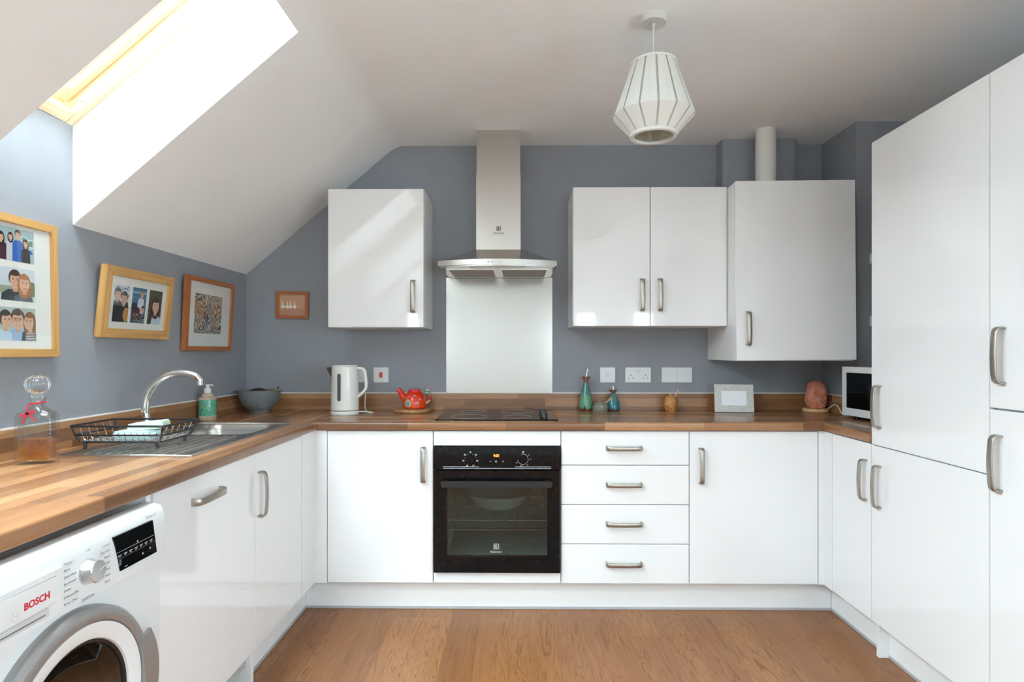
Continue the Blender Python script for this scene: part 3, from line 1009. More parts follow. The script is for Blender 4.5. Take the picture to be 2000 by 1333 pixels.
pr.rect(-.034, -.0006, -.026, .0006, (.6, .6, .6)); pr.build('minus_mark', cp, (0, yo, .718 - OZ), FACE_Y)
pr = Print(); pr.poly([(.024, -.0006), (.0274, -.0006), (.0274, -.004), (.0286, -.004), (.0286, -.0006), (.032, -.0006), (.032, .0006), (.0286, .0006), (.0286, .004), (.0274, .004), (.0274, .0006), (.024, .0006)], (.6, .6, .6)); pr.build('plus_mark', cp, (0, yo, .718 - OZ), FACE_Y)
pr = Print(); pr.ell(-.004, 0, .0042, .0042, (.6, .6, .6)).ell(-.004, 0, .003, .003, (.02, .02, .02)).rect(-.0045, -.0005, -.0035, .0025, (.6, .6, .6)); pr.build('clock_mark', cp, (0, yo, .718 - OZ), FACE_Y)
pr = Print()
for a, b, z in ((-.252, -.084, .0075), (-.252, .252, 0), (.085, .252, .0075)):
    pr.rect(a, z - .0014, b, z + .0014, (.42, .46, .52))
pr.build('trim_lines', cp, (0, yo, .6855 - OZ), FACE_Y)
od = boxes('door', [(-.2935, -.235, -.020, .018, .004, .675 - OZ), (.235, .2935, -.020, .018, .004, .675 - OZ), (-.235, .235, -.020, .018, .004, .075), (-.235, .235, -.020, .018, .600 - OZ, .675 - OZ)], B, ov)
box('door_glass', -.235, .235, -.0195, -.0135, .075, .600 - OZ, 'oven_glass', od, bev=0)
box('lower_trim', -.2935, .2935, -.0215, -.0202, .004, .063, B, od, bev=.0004)
hn = box('door_handle', -.257, .257, -.062, -.046, .604 - OZ, .634 - OZ, 'black_plastic', od, bev=.005, seg=3)
for s in (-1, 1):
    box('handle_mount', s * .235 - .01, s * .235 + .01, -.047, -.02, .612 - OZ, .630 - OZ, 'black_plastic', od, bev=.002)
lg = Print(); logo(lg, .0125, (.45, .45, .45), (.06, .065, .065)); lg.build('emblem', od, (-.003, -.0200, .322 - OZ), FACE_Y)
text('lettering', 'Electrolux', .013, (-.003, -.0200, .297 - OZ), FACE_Y, 'light_print', od)
for z in (.19, .235):
    L = [[(-.235, .03, z), (.235, .03, z)], [(-.235, .48, z), (.235, .48, z)]]
    if z > .2:
        L += [[(x_, .03, z), (x_, .48, z)] for x_ in [-.2 + .04 * q for q in range(11)]]
    tubes('oven_rack', L, .0025, 'chrome', ov)
for s in (-1, 1):
    tubes('rack_ladder', [[(s * .240, .10, .09), (s * .240, .10, .42)], [(s * .240, .40, .09), (s * .240, .40, .42)]] + [[(s * .240, .06, .12 + .06 * q), (s * .240, .46, .12 + .06 * q)] for q in range(5)], .0028, 'chrome', ov)
lathe('round_fan_cover', [(0, .010), (.10, .008), (.13, 0)], 'grey_enamel', ov, 40, (0, .49, .25), (R(90), 0, 0))
bw = thing('casserole_dish', 'pale round dish standing inside the oven on the rack', 'dish', (.30, .27, .195 + .2385))
lathe('dish', [(0, 0), (.09, 0), (.125, .02), (.155, .062), (.17, .072), (.175, .078), (.168, .080), (.150, .070), (.12, .03), (.085, .012), (0, .012)], 'white_plastic', bw, 40)

# ------------------------------------------------------------------ washing machine (facing +X): local x along +Y, y toward the wall
wm = thing('washing_machine', 'white front-loading washing machine under the left worktop', 'washing machine', (-.515, -1.858, 0), R(90))
WWM = .600
# side profile (depth y, height z): rounded top front edge
bp_ = [(.005, .02), (.56, .02), (.56, .834), (.09, .834), (.03, .838), (.016, .834), (.005, .82), (0, .80), (0, .03)]
dx, dz = 1.858 - 1.572, .463
HO = .168
boxes('body', [(0, dx - HO, .012, .56, .02, .834), (dx + HO, WWM, .012, .56, .02, .834), (dx - HO, dx + HO, .012, .56, .02, dz - HO), (dx - HO, dx + HO, .012, .56, dz + HO, .834), (dx - HO, dx + HO, .30, .56, dz - HO, dz + HO)], 'white_plastic', wm)
prism('control_panel', [(.012, .7035), (.012, .815), (.022, .834), (.045, .8395), (.05, .8395), (.05, .842), (.043, .8425), (.024, .8405), (.008, .834), (.0005, .818), (-.003, .79), (-.004, .75), (-.002, .7035)], 'X', 0, WWM, 'white_plastic', wm, bev=.0012, smooth=True)
boxes('foot', [(.04, .09, .06, .11, 0, .022), (.51, .56, .06, .11, 0, .022)], 'black_plastic', wm)
X_ = lambda y: y + 1.858          # world Y -> local x
pf = -.0045
# display
dsp = prism('display', [(X_(-1.4568), .8125), (X_(-1.3152), .8115), (X_(-1.2985), .727), (X_(-1.4346), .7285)], 'Y', pf - .0015, pf + .008, 'black_gloss', wm, bev=.0004)
pr = Print()
wht = (.65, .66, .68)
pr.rect(.006, .046, .146, .0466, wht).rect(.012, .030, .150, .0304, (.35, .35, .36))
for q in range(7):
    pr.rect(.014 + q * .019, .037, .026 + q * .019, .0386, wht).rect(.016 + q * .019, .0335, .024 + q * .019, .0348, (.5, .5, .52))
for q in range(4):
    pr.rect(.017, .026 - q * .0035, .025, .0272 - q * .0035, (.45, .45, .47))
pr.rect(.036, .006, .046, .0075, (.5, .5, .52)).rect(.100, .013, .104, .017, wht).rect(.128, .017, .132, .021, wht).rect(.080, .049, .084, .053, wht)
pr.build('display_print', dsp, (X_(-1.4568) - .001, pf - .0018, .7275), FACE_Y)
text('lettering', 'Serie | 6', .011, (X_(-1.305) - .012, pf + .003, .8225), (R(80), 0, 0), 'grey_print', wm)
# dial
dl = lathe('program_dial', [(0, .024), (.0215, .024), (.0228, .0228), (.0236, .010), (.0258, .005), (.0268, 0)], 'dial_metal', wm, 48, (X_(-1.535), pf + .001, .7655), (R(90), 0, 0))
g_ = Print(); g_.rect(-.0008, .003, .0008, .021, (.9, .9, .9)); g_.build('dial_pointer', dl, (0, 0, .0242), (0, 0, R(-70)))
lines = ['Allergy +', 'Shirts', 'Dark Wash', 'Sportswear', 'Down', 'Delicates/Silk', 'Drum Clean']
for q, s_ in enumerate(lines):
    text('program_text', s_, .0074, (X_(-1.602), pf - .0003, .803 - q * .0135), FACE_Y, 'grey_print', wm, 'LEFT')
lines = ['Cottons', 'Easy Care', 'Mixed', "Super 15'/30'", 'Wool', 'Night Wash', 'Rinse']
for q, s_ in enumerate(lines):
    text('program_text', s_, .0074, (X_(-1.468), pf - .0003, .803 - q * .0135), FACE_Y, 'grey_print', wm, 'RIGHT')
text('program_text', 'Spin/Drain', .0085, (X_(-1.535), pf - .0003, .7105), FACE_Y, 'grey_print', wm)
text('program_text', 'Off', .0085, (X_(-1.535), pf - .0003, .810), FACE_Y, 'grey_print', wm)
pr = Print()
for q in range(7):
    pr.rect(X_(-1.602), .7965 - q * .0135, X_(-1.560) - .0015 * abs(q - 3), .7969 - q * .0135, (.5, .5, .52))
    pr.rect(X_(-1.511) + .0015 * abs(q - 3), .7965 - q * .0135, X_(-1.468), .7969 - q * .0135, (.5, .5, .52))
pr.build('program_lines', wm, (0, pf - .0003, 0), FACE_Y)
# detergent drawer
dr = box('detergent_drawer', .012, X_(-1.607), pf - .004, .006, .709, .806, 'white_plastic', wm, bev=.003)
box('drawer_face', .02, X_(-1.628), pf - .006, pf - .004, .740, .792, 'white_plastic', dr, bev=.0015)
box('grip_recess', .02, X_(-1.645), pf - .0046, pf - .0038, .720, .737, 'switch_grey', dr, bev=.0004)
box('painted_grip_shadow', .02, X_(-1.655), pf - .0056, pf - .0046, .7255, .7270, 'dark_gap', dr, bev=0)  # dark strip paints the shadow line inside the grip
text('lettering', 'BOSCH', .0185, (X_(-1.675), pf - .0064, .7615), FACE_Y, 'red_paint', dr, bold=.0006)
pr = Print()
pr.ell(0, 0, .010, .010, (.4, .41, .42), n=30).ell(0, 0, .0092, .0092, (.78, .78, .78), n=30).ell(0, 0, .0068, .0068, (.4, .41, .42), n=30).ell(0, 0, .0060, .0060, (.78, .78, .78), n=30)
pr.rect(-.0042, -.0052, -.003, .0052, (.4, .41, .42)).rect(.003, -.0052, .0042, .0052, (.4, .41, .42)).rect(-.0036, -.0007, .0036, .0007, (.4, .41, .42))
pr.build('emblem', dr, (X_(-1.723), pf - .0062, .7540), FACE_Y)
# door: rings in the local xz plane, axis -y
dd = lathe('door_ring', [(.197, .020), (.199, .0285), (.206, .032), (.222, .029), (.229, .020), (.231, .002), (.231, -.002), (.197, -.002)], 'silver_plastic', wm, 96, (dx, .012, dz), (R(90), 0, 0))
lathe('door_inner_ring', [(.160, .012), (.163, .021), (.172, .026), (.196, .0275), (.197, .02), (.197, 0), (.160, 0)], 'white_plastic', dd, 96)
lathe('rubber_rim', [(.152, .006), (.154, .014), (.1605, .0165), (.162, .004)], 'black_plastic', dd, 96)
lathe('door_glass', [(0, -.075), (.06, -.072), (.105, -.055), (.135, -.02), (.150, .006), (.155, .010)], 'porthole_glass', dd, 64)
lathe('drum', [(.158, .0), (.160, -.03), (.150, -.04), (.150, -.26), (.05, -.265), (0, -.265)], 'drum_steel', dd, 64)
# grip flap on the right of the ring
gp = []
for k in range(13):
    a = R(24 - 60 * k / 12)
    gp.append((.199 * math.cos(a), .199 * math.sin(a)))
for k in range(13):
    a = R(-36 + 60 * k / 12)
    rr = .243 + .012 * math.sin(PI * k / 12)
    gp.append((rr * math.cos(a), rr * math.sin(a)))
prism('door_grip', gp, 'Z', .026, .036, 'silver_plastic', dd, bev=.0015)

# ------------------------------------------------------------------ sink, tap
sk = thing('kitchen_sink', 'stainless steel sink and drainer set in the left worktop', 'sink', (-.835, -.515, WT))
def sink():
    x0, x1, y0, y1 = -.215, .215, -.425, .425     # rim
    bx0, bx1, by0, by1 = -.155, .165, .045, .385  # bowl
    z = .004
    bm = bmesh.new()
    # rim frame as boxes around the bowl
    for b in ((x0, x1, y0, by0), (x0, bx0, by0, by1), (bx1, x1, by0, by1), (x0, x1, by1, y1)):
        bm_box(bm, *b, .0003, z)
    from_bm('sink_top', bm, 'steel', sk)
    # raised edge
    pts = [(x0 + .006, y0 + .006), (x1 - .006, y0 + .006), (x1 - .006, y1 - .006), (x0 + .006, y1 - .006)]
    tube('sink_rim', [(a, b, .004) for a, b in pts], .0035, 'steel', sk, 8, True)
    # bowl with rounded corners
    def rr(inset, zz, r):
        P = []
        for cx_, cy_, a0 in ((bx1 - inset - r, by1 - inset - r, 0), (bx0 + inset + r, by1 - inset - r, 90), (bx0 + inset + r, by0 + inset + r, 180), (bx1 - inset - r, by0 + inset + r, 270)):
            P += [(a, b, zz) for a, b in arc(cx_, cy_, r, a0, a0 + 90, 6)]
        return P
    bm = bmesh.new()
    rings = [[bm.verts.new(p) for p in rr(i_, z_, r_)] for i_, z_, r_ in ((-.012, .0045, .05), (-.004, .006, .055), (.0, .003, .06), (.006, -.02, .06), (.012, -.12, .06), (.03, -.138, .055), (.06, -.142, .04))]
    n = len(rings[0])
    for a, b in zip(rings, rings[1:]):
        for i in range(n):
            bm.faces.new((a[i], a[(i + 1) % n], b[(i + 1) % n], b[i]))
    bm.faces.new(rings[-1])
    from_bm('bowl', bm, 'steel', sk, True, ang=60)
    lathe('waste', [(0, .001), (.03, .001), (.035, .003), (.038, 0)], 'chrome', sk, 32, (0, .215, -.1415))
    for k in range(9):
        xx = -.145 + k * .036
        tube('drainer_ridge', [(xx, -.395, .0035), (xx, -.37, .0052), (xx, -.02, .0052), (xx, .01, .0035)], .0045, 'steel', sk, 8)
sink()
tp = thing('kitchen_tap', 'chrome swan-neck tap rising behind the sink', 'tap', (-1.012, -.543, WT + .0042), R(5))
lathe('tap_base', [(0, 0), (.026, 0), (.026, .006), (.022, .012), (.019, .05), (.016, .065), (0, .067)], 'chrome', tp, 32)
pts = spline([(0, 0, .06), (-.005, 0, .10), (.002, .0, .16), (.037, 0, .212), (.088, 0, .241), (.135, 0, .245), (.176, 0, .236), (.193, 0, .222), (.197, 0, .212)], 8)
tube('spout', pts, .013, 'chrome', tp, 20, rs=[.0155 - .004 * k / (len(pts) - 1) for k in range(len(pts))])
lathe('aerator', [(0, 0), (.013, 0), (.0135, .018), (0, .018)], 'chrome', tp, 24, (.197, 0, .199))
for s in (-1, 1):
    lv = tube('tap_lever', [(0, s * .012, .035), (0, s * .04, .04), (0, s * .06, .045)], .009, 'chrome', tp, 16, rs=[.008, .013, .010])

# dish rack
rk = thing('dish_rack', 'black wire dish rack with chrome wires on the sink drainer', 'dish rack', (-.905, -.765, WT + .0098))
zb = WT + .0098
def loop(x0, x1, y0, y1, z, r=.012):
    P = []
    for cx_, cy_, a0 in ((x1 - r, y1 - r, 0), (x0 + r, y1 - r, 90), (x0 + r, y0 + r, 180), (x1 - r, y0 + r, 270)):
        P += [(a, b, z) for a, b in arc(cx_, cy_, r, a0, a0 + 90, 4)]
    return P
Rx0, Rx1, Ry0, Ry1 = -.155, .155, -.105, .110
tube('top_rim', loop(Rx0, Rx1, Ry0, Ry1, .078), .0036, 'black_wire', rk, 8, True)
tube('middle_rim', loop(Rx0 + .008, Rx1 - .008, Ry0 + .006, Ry1 - .006, .048), .003, 'black_wire', rk, 8, True)
tube('bottom_rim', loop(Rx0 + .024, Rx1 - .024, Ry0 + .018, Ry1 - .018, .024), .003, 'black_wire', rk, 8, True)
for sx_ in (-1, 1):
    for sy_ in (-1, 1):
        cx_ = Rx0 + .006 if sx_ < 0 else Rx1 - .006
        cy_ = Ry0 + .005 if sy_ < 0 else Ry1 - .005
        tube('corner_post', [(cx_, cy_, .078), (cx_ - sx_ * .007, cy_ - sy_ * .005, .048), (cx_ - sx_ * .02, cy_ - sy_ * .013, .024)], .0036, 'black_wire', rk, 8)
        fx, fy = sx_ * .115, sy_ * .082
        ft = tube('foot', [(fx, fy, .022), (fx + sx_ * .003, fy, .016), (fx + sx_ * .004, fy, 0.001)], .005, 'black_wire', rk, 10, rs=[.003, .005, .0058])
L = []
for k in range(13):
    xx = -.125 + k * .0208
    L.append([(xx, Ry0 + .009, .055), (xx, Ry0 + .018, .027), (xx, Ry0 + .03, .026), (xx, Ry1 - .03, .026), (xx, Ry1 - .018, .027), (xx, Ry1 - .009, .055)])
for k in range(5):
    yy = -.07 + k * .036
    L.append([(Rx0 + .008, yy, .074), (Rx0 + .024, yy, .03), (Rx0 + .034, yy, .027), (Rx1 - .034, yy, .027), (Rx1 - .024, yy, .03), (Rx1 - .008, yy, .074)])
o = tubes('chrome_wires', L, .0014, 'chrome', rk)
o = tag(box('sponge', -.068, .068, -.042, .042, 0, .027, 'blue_sponge', bev=.009, seg=3, loc=(-.885, -.79, zb + .0278), rot=(0, 0, R(-4))), 'pale blue sponge cloth lying at the bottom of the wire rack', 'sponge', 'sponges in the dish rack')
bm = bmesh.new()
bm_box(bm, -.056, .056, -.034, .034, 0, .026)
bmesh.ops.bevel(bm, geom=bm.edges[:], offset=.004, segments=2, affect='EDGES')
o = tag(from_bm('sponge', bm, 'mint_sponge', None, True, (-.862, -.765, zb + .0555), (0, R(-6), R(10))), 'mint green sponge leaning on top of the blue one', 'sponge', 'sponges in the dish rack')

# ------------------------------------------------------------------ decanter
dc = thing('decanter', 'cut glass decanter half full of amber spirit with red ribbon', 'decanter', (-1.028, -1.035, WT), R(16))
def rrect(hw, hd, z, r, n=4):
    P = []
    for cx_, cy_, a0 in ((hw - r, hd - r, 0), (-hw + r, hd - r, 90), (-hw + r, -hd + r, 180), (hw - r, -hd + r, 270)):
        P += [(a, b, z) for a, b in arc(cx_, cy_, r, a0, a0 + 90, n)]
    return P
def loft(name, secs, mat, parent, smooth=True, ang=40, cap=True, loc=(0, 0, 0)):
    bm = bmesh.new()
    rings = [[bm.verts.new(p) for p in s_] for s_ in secs]
    n = len(rings[0])
    for a, b in zip(rings, rings[1:]):
        for i in range(n):
            bm.faces.new((a[i], a[(i + 1) % n], b[(i + 1) % n], b[i]))
    if cap:
        bm.faces.new(rings[0][::-1])
        bm.faces.new(rings[-1])
    return from_bm(name, bm, mat, parent, smooth, loc, ang=ang)
DW, DD = .045, .032
secs = [rrect(DW, DD, 0, .006), rrect(DW + .001, DD + .001, .004, .006), rrect(DW + .001, DD + .001, .140, .006), rrect(DW - .004, DD - .003, .150, .008), rrect(.030, .024, .158, .018), rrect(.019, .018, .168, .0175), rrect(.0175, .0175, .186, .0173), rrect(.024, .024, .190, .0238), rrect(.024, .024, .194, .0238),
        rrect(.0135, .0135, .193, .0133), rrect(.013, .013, .168, .0128), rrect(.026, .020, .153, .012), rrect(DW - .006, DD - .006, .142, .006), rrect(DW - .006, DD - .006, .012, .004)]
loft('bottle', secs, 'clear_glass', dc)
lq = loft('spirit', [rrect(DW - .0065, DD - .0065, .0125, .004), rrect(DW - .0065, DD - .0065, .072, .004)], 'whisky', dc)
st = lathe('stopper', [(0, .170), (.011, .170), (.0128, .194), (.014, .200), (.011, .206), (.022, .212), (.029, .222), (.0305, .236), (.027, .250), (.015, .259), (0, .260)], 'crystal', dc, 48, flute=.05, fn=12, ang=60)
rb = tube('ribbon', [(.020 * math.cos(2 * PI * k / 24), .020 * math.sin(2 * PI * k / 24), .178 + .003 * math.cos(2 * PI * k / 24)) for k in range(24)], .0021, 'red_ribbon', dc, 6, True)
tube('ribbon_tail', spline([(-.012, -.018, .178), (-.010, -.034, .166), (-.008, -.0375, .150), (-.022, -.038, .122)], 5), .0019, 'red_ribbon', rb, 6)
tube('ribbon_tail', spline([(-.012, -.018, .178), (-.010, -.034, .166), (-.006, -.0375, .150), (.012, -.038, .128)], 5), .0019, 'red_ribbon', rb, 6)
for s in (-1, 1):
    tube('ribbon_bow', [(-.008 + s * (.001 + .016 * math.sin(PI * k / 8)) * (1 if k < 5 else .95), -.038, .150 + s * .006 * math.sin(PI * k / 8) + .004 * math.sin(2 * PI * k / 8)) for k in range(9)], .0019, 'red_ribbon', rb, 6)
lathe('black_bead', [(0, -.004), (.004, -.003), (.005, 0), (.004, .003), (0, .004)], 'black_gloss', rb, 16, (-.008, -.041, .151))

# ------------------------------------------------------------------ soap dispenser
sd = thing('soap_dispenser', 'green floral ceramic soap dispenser with white pump', 'soap dispenser', (-1.104, .072, WT))
lathe('bottle', [(0, 0), (.036, 0), (.0395, .004), (.0405, .03), (.0405, .10), (.038, .110), (.026, .114), (.025, .117), (0, .117)], 'floral_green', sd, 40)
lathe('painted_foot', [(.0375, .0005), (.0402, .004), (.0412, .022), (.0406, .0225)], 'dispenser_band', sd, 40)
lathe('painted_shoulder', [(.0415, .099), (.039, .1105), (.027, .116), (.024, .128), (.016, .131), (0, .131)], 'dispenser_band', sd, 40)
pm = lathe('pump', [(0, .131), (.0155, .131), (.0165, .134), (.016, .152), (.009, .154), (.0085, .164), (.010, .166), (.010, .172), (0, .173)], 'white_plastic', sd, 32)
tube('nozzle', [(0, 0, .169), (.018, -.004, .170), (.030, -.007, .167)], .004, 'white_plastic', pm, 10)

# ------------------------------------------------------------------ fruit bowl
fb = thing('fruit_bowl', 'grey ribbed ceramic bowl in the left worktop corner', 'bowl', (-1.015, .445, WT))
lathe('bowl', [(0, 0), (.048, 0), (.049, .008), (.060, .014), (.088, .045), (.104, .085), (.110, .118), (.111, .122), (.108, .122), (.100, .086), (.084, .048), (.056, .018), (0, .016)], 'grey_ceramic', fb, 96, flute=.004, fn=48, ang=60)
def fruit(name, label, cat, loc, rot, sx_, sy_, sz_, mat):
    o = lathe(name, [(0, -1), (.30, -.95), (.60, -.80), (.85, -.5), (.98, -.15), (1, .1), (.93, .4), (.75, .68), (.5, .88), (.25, .97), (0, 1)], mat, None, 24, loc, rot, ang=80)
    for v in o.data.vertices:
        v.co = Vector((v.co.x * sx_, v.co.y * sy_, v.co.z * sz_))
    return tag(o, label, cat, 'fruit in the grey bowl')
fruit('avocado', 'dark avocado showing over the rim of the grey bowl', 'fruit', (-1.022, .43, WT + .098), (0, R(84), R(8)), .036, .036, .056, 'avocado')
bn = thing('banana', 'ripe banana tip poking over the right rim of the grey bowl', 'fruit', (-.990, .455, WT + .060), group='fruit in the grey bowl')
pts = spline([(-.045, .02, -.015), (-.01, .01, -.02), (.03, 0, .0), (.058, 0, .035), (.072, 0, .068)], 6)
tube('peel', pts, .015, 'banana', bn, 8, rs=[.006 + .011 * min(1, 4 * (k / (len(pts) - 1)) * (1 - .86 * k / (len(pts) - 1))) for k in range(len(pts))])
tube('stem', [(.072, 0, .067), (.075, 0, .078)], .005, 'banana_tip', bn, 8)

# ------------------------------------------------------------------ kettle
kt = thing('electric_kettle', 'cream white electric kettle with water window and loop handle', 'kettle', (-.517, .345, WT))
KP = 'kettle_white'
lathe('power_base', [(0, 0), (.071, 0), (.0735, .003), (.0735, .017), (.071, .020), (0, .020)], KP, kt, 56)
lathe('base_gap', [(.070, .0195), (.0705, .0235)], 'dark_gap', kt, 56)
lathe('body', [(0, .023), (.070, .023), (.0725, .026), (.0715, .10), (.068, .245), (.0665, .252), (0, .252)], KP, kt, 56)
lathe('lid', [(0, .2525), (.0655, .2525), (.066, .256), (.063, .2605), (0, .262)], KP, kt, 56)
prism('spout', [(-.064, .190), (-.064, .247), (-.094, .247), (-.090, .238)], 'Y', -.022, .022, 'spout_brown', kt, bev=.003)
def tape(name, path, wdt, thk, mat, par):
    bm = bmesh.new()
    rings = []
    n = len(path)
    for i, p in enumerate(path):
        tg = (path[min(i + 1, n - 1)] - path[max(i - 1, 0)]).normalized()
        nr = tg.cross(Vector((0, 1, 0)))
        rings.append([bm.verts.new(p + Vector((0, a * wdt / 2, 0)) + nr * b * thk / 2) for a, b in ((-1, -.5), (-.6, -1), (.6, -1), (1, -.5), (1, .5), (.6, 1), (-.6, 1), (-1, .5))])
    for a, b in zip(rings, rings[1:]):
        for k in range(8):
            bm.faces.new((a[k], a[(k + 1) % 8], b[(k + 1) % 8], b[k]))
    bm.faces.new(rings[0][::-1]); bm.faces.new(rings[-1])
    return from_bm(name, bm, mat, par, True, ang=60)
tape('handle', spline([(.060, 0, .243), (.085, 0, .243), (.104, 0, .232), (.110, 0, .20), (.114, 0, .155), (.108, 0, .130), (.085, 0, .105), (.064, 0, .088)], 6), .026, .015, KP, kt)
wi = Print()
wi.poly([(a, b) for a, b in arc(0, .062, .0115, 0, 180, 10) + arc(0, -.062, .0115, 180, 360, 10)], (.55, .56, .55))
wi.poly([(a, b) for a, b in arc(0, .062, .009, 0, 180, 10) + arc(0, -.062, .009, 180, 360, 10)], (.07, .08, .09))
for q in range(6):
    for s in (-1, 1):
        wi.rect(s * .021 - .004, -.05 + q * .021 - .0004, s * .021 + .004, -.05 + q * .021 + .0004, (.5, .5, .5))
wo = wi.build('water_window', kt, (-.010, -.0735, .145), FACE_Y)
for v in wo.data.vertices:           # bend onto the curved body
    v.co.z += math.sqrt(max(0, .0725 ** 2 - (v.co.x - .010) ** 2)) - .0725
tube('power_cord', spline([(.07, .02, .012), (.10, .03, .010), (.128, .02, .006), (.135, .05, .005), (.10, .09, .005), (.07, .14, .02), (.06, .19, .10)], 8), .0035, KP, kt, 8)

# ------------------------------------------------------------------ sockets and switches on the back wall
def plate(name, label, cat, x0, x1, group='white electrical plates on the back wall'):
    z0, z1 = 1.0545, 1.1405
    t = thing(name, label, cat, ((x0 + x1) / 2, YW, z0), group=group)
    hw = (x1 - x0) / 2
    box('plate', -hw, hw, -.009, -.0002, 0, .086, 'white_plastic', t, bev=.0025)
    for s in (-1, 1):
        lathe('screw', [(0, .0006), (.0028, .0006), (.003, 0)], 'switch_grey', t, 12, (s * (hw - .0125), -.009, .043), (R(90), 0, 0))
    return t
def pins(t, cx_):
    pr = Print()
    pr.rect(-.002, .010, .002, .0185, (.03, .03, .03)).rect(-.0145, -.004, -.008, -.0005, (.03, .03, .03)).rect(.008, -.004, .0145, -.0005, (.03, .03, .03))
    pr.build('pin_holes', t, (cx_, -.0095, .028), FACE_Y)
def rocker(t, cx_, mat='white_plastic', w_=.011, h_=.019, cz=.043):
    r_ = box('rocker', cx_ - w_ / 2 - .001, cx_ + w_ / 2 + .001, -.0098, -.0085, cz - h_ / 2 - .001, cz + h_ / 2 + .001, 'switch_grey', t, bev=.0003)
    prism('rocker_key', [(-.0095, cz - h_ / 2), (-.0095, cz + h_ / 2), (-.0112, cz + h_ / 2), (-.0135, cz - h_ / 2)], 'X', cx_ - w_ / 2, cx_ + w_ / 2, mat, r_)
t = plate('wall_socket', 'white wall socket partly hidden behind the kettle handle', 'socket', -.625, -.479); pins(t, .036); pins(t, -.036); rocker(t, -.01, cz=.066, h_=.013); rocker(t, .01, cz=.066, h_=.013)
t = plate('cooker_switch', 'white cooker switch plate with a red rocker', 'switch', -.4295, -.3435); rocker(t, 0, 'red_paint', .018, .030)
pr = Print(); pr.poly([(-.002, .0), (.002, .0), (0, .004)], (.7, .05, .05)).poly([(-.002, -.042), (.002, -.042), (0, -.046)], (.7, .05, .05)); pr.build('red_marks', t, (0, -.0093, .064), FACE_Y)
t = plate('wall_switch', 'white switch plate above the tall green bottle, leftmost right of the hob', 'switch', .867, .953); rocker(t, -.005, w_=.008); rocker(t, .006, w_=.008)
t = plate('wall_socket', 'white double wall socket between two switch plates', 'socket', 1.0105, 1.1565); pins(t, -.042); pins(t, .042); rocker(t, -.007, cz=.066, h_=.016); rocker(t, .007, cz=.066, h_=.016)
t = plate('wall_switch', 'white switch plate directly left of the blank plate', 'switch', 1.218, 1.3035); rocker(t, 0, w_=.018)
t = plate('blank_plate', 'plain white blank plate, rightmost on the back wall', 'plate', 1.3045, 1.390)

# ------------------------------------------------------------------ teapot on a round board
bd = tag(lathe('trivet_board', [(0, 0), (.098, 0), (.104, .006), (.104, .014), (.099, .020), (0, .020)], 'board_wood', None, 56, (-.178, .462, WT)), 'round wooden board under the orange teapot', 'board')
tpz = WT + .0202
te = thing('teapot', 'orange painted teapot with spots and twisted green handle', 'teapot', (-.168, .462, tpz))
lathe('pot', [(0, 0), (.055, 0), (.062, .004), (.064, .02), (.061, .05), (.050, .078), (.036, .090), (.033, .093), (0, .093)], 'orange_glaze', te, 48)
lathe('lid', [(.034, .088), (.036, .094), (.034, .103), (.030, .105), (0, .1055)], 'red_paint', te, 36)
pts = spline([(-.048, 0, .045), (-.066, 0, .070), (-.080, 0, .092), (-.092, 0, .105)], 6)
tube('spout', pts, .02, 'orange_glaze', te, 14, rs=[.024 - .013 * (k / (len(pts) - 1)) ** .7 for k in range(len(pts))])
pts = spline([(.040, 0, .084), (.060, 0, .096), (.074, 0, .100), (.084, 0, .085), (.085, 0, .060), (.078, 0, .040), (.060, 0, .026)], 6)
n_ = len(pts)
seg_m = ['green_glaze', 'pale_wood', 'green_glaze', 'red_paint', 'pale_wood']
for q in range(5):
    a, b = int(q * (n_ - 1) / 5), int((q + 1) * (n_ - 1) / 5)
    tube('handle_segment', pts[a:b + 1], .0062, seg_m[q], te, 10)
def spot(a, z, rr, mat, nm, up=0.):
    pz = [(.055, 0), (.064, .02), (.061, .05), (.050, .078)]
    for (r0, z0), (r1, z1) in zip(pz, pz[1:]):
        if z0 <= z <= z1:
            rad = r0 + (r1 - r0) * (z - z0) / (z1 - z0)
    a = R(a)
    lathe(nm, [(0, .0012), (rr * .8, .001), (rr, -.001)], mat, te, 20, ((rad + up) * math.cos(a), (rad + up) * math.sin(a), z), (R(90), 0, a + R(90)))
for a, z in ((-80, .072), (-52, .052), (-68, .034), (-40, .012), (-100, .012), (-118, .066), (-128, .055), (-75, .008)):
    spot(a, z, .0055, 'light_print', 'spot')
    spot(a, z, .003, 'black_print', 'spot_centre', .0009)
spot(-115, .030, .021, 'pale_wood', 'patch_rim'); spot(-115, .030, .0180, 'spot_patch', 'patch', .0012)

# ------------------------------------------------------------------ bottles, jar, honey pot
ob = thing('oil_bottle', 'tall green glazed oil bottle with steel pourer', 'bottle', (.778, .535, WT))
lathe('bottle', [(0, 0), (.034, 0), (.037, .004), (.0375, .03), (.034, .07), (.024, .115), (.015, .148), (.0125, .160)], 'green_glaze', ob, 40)
lathe('lip', [(.0125, .155), (.0135, .166), (.016, .176), (.029, .190), (.027, .192), (.010, .186), (0, .184)], 'brown_glaze', ob, 40)
tube('pourer', [(0, 0, .18), (.004, 0, .205), (.010, 0, .236)], .0035, 'chrome', ob, 10, rs=[.005, .0035, .003])
ob = thing('oil_bottle', 'small blue glazed bottle with steel pourer behind the speckled jar', 'bottle', (.930, .535, WT))
lathe('bottle', [(0, 0), (.035, 0), (.038, .004), (.0385, .02), (.034, .05), (.020, .082), (.0125, .098)], 'blue_glaze', ob, 40)
lathe('lip', [(.0125, .095), (.0135, .104), (.026, .117), (.025, .119), (.009, .113), (0, .112)], 'brown_glaze', ob, 40)
tube('pourer', [(0, 0, .11), (0, 0, .130), (-.001, 0, .142)], .004, 'chrome', ob, 10, rs=[.005, .004, .003])
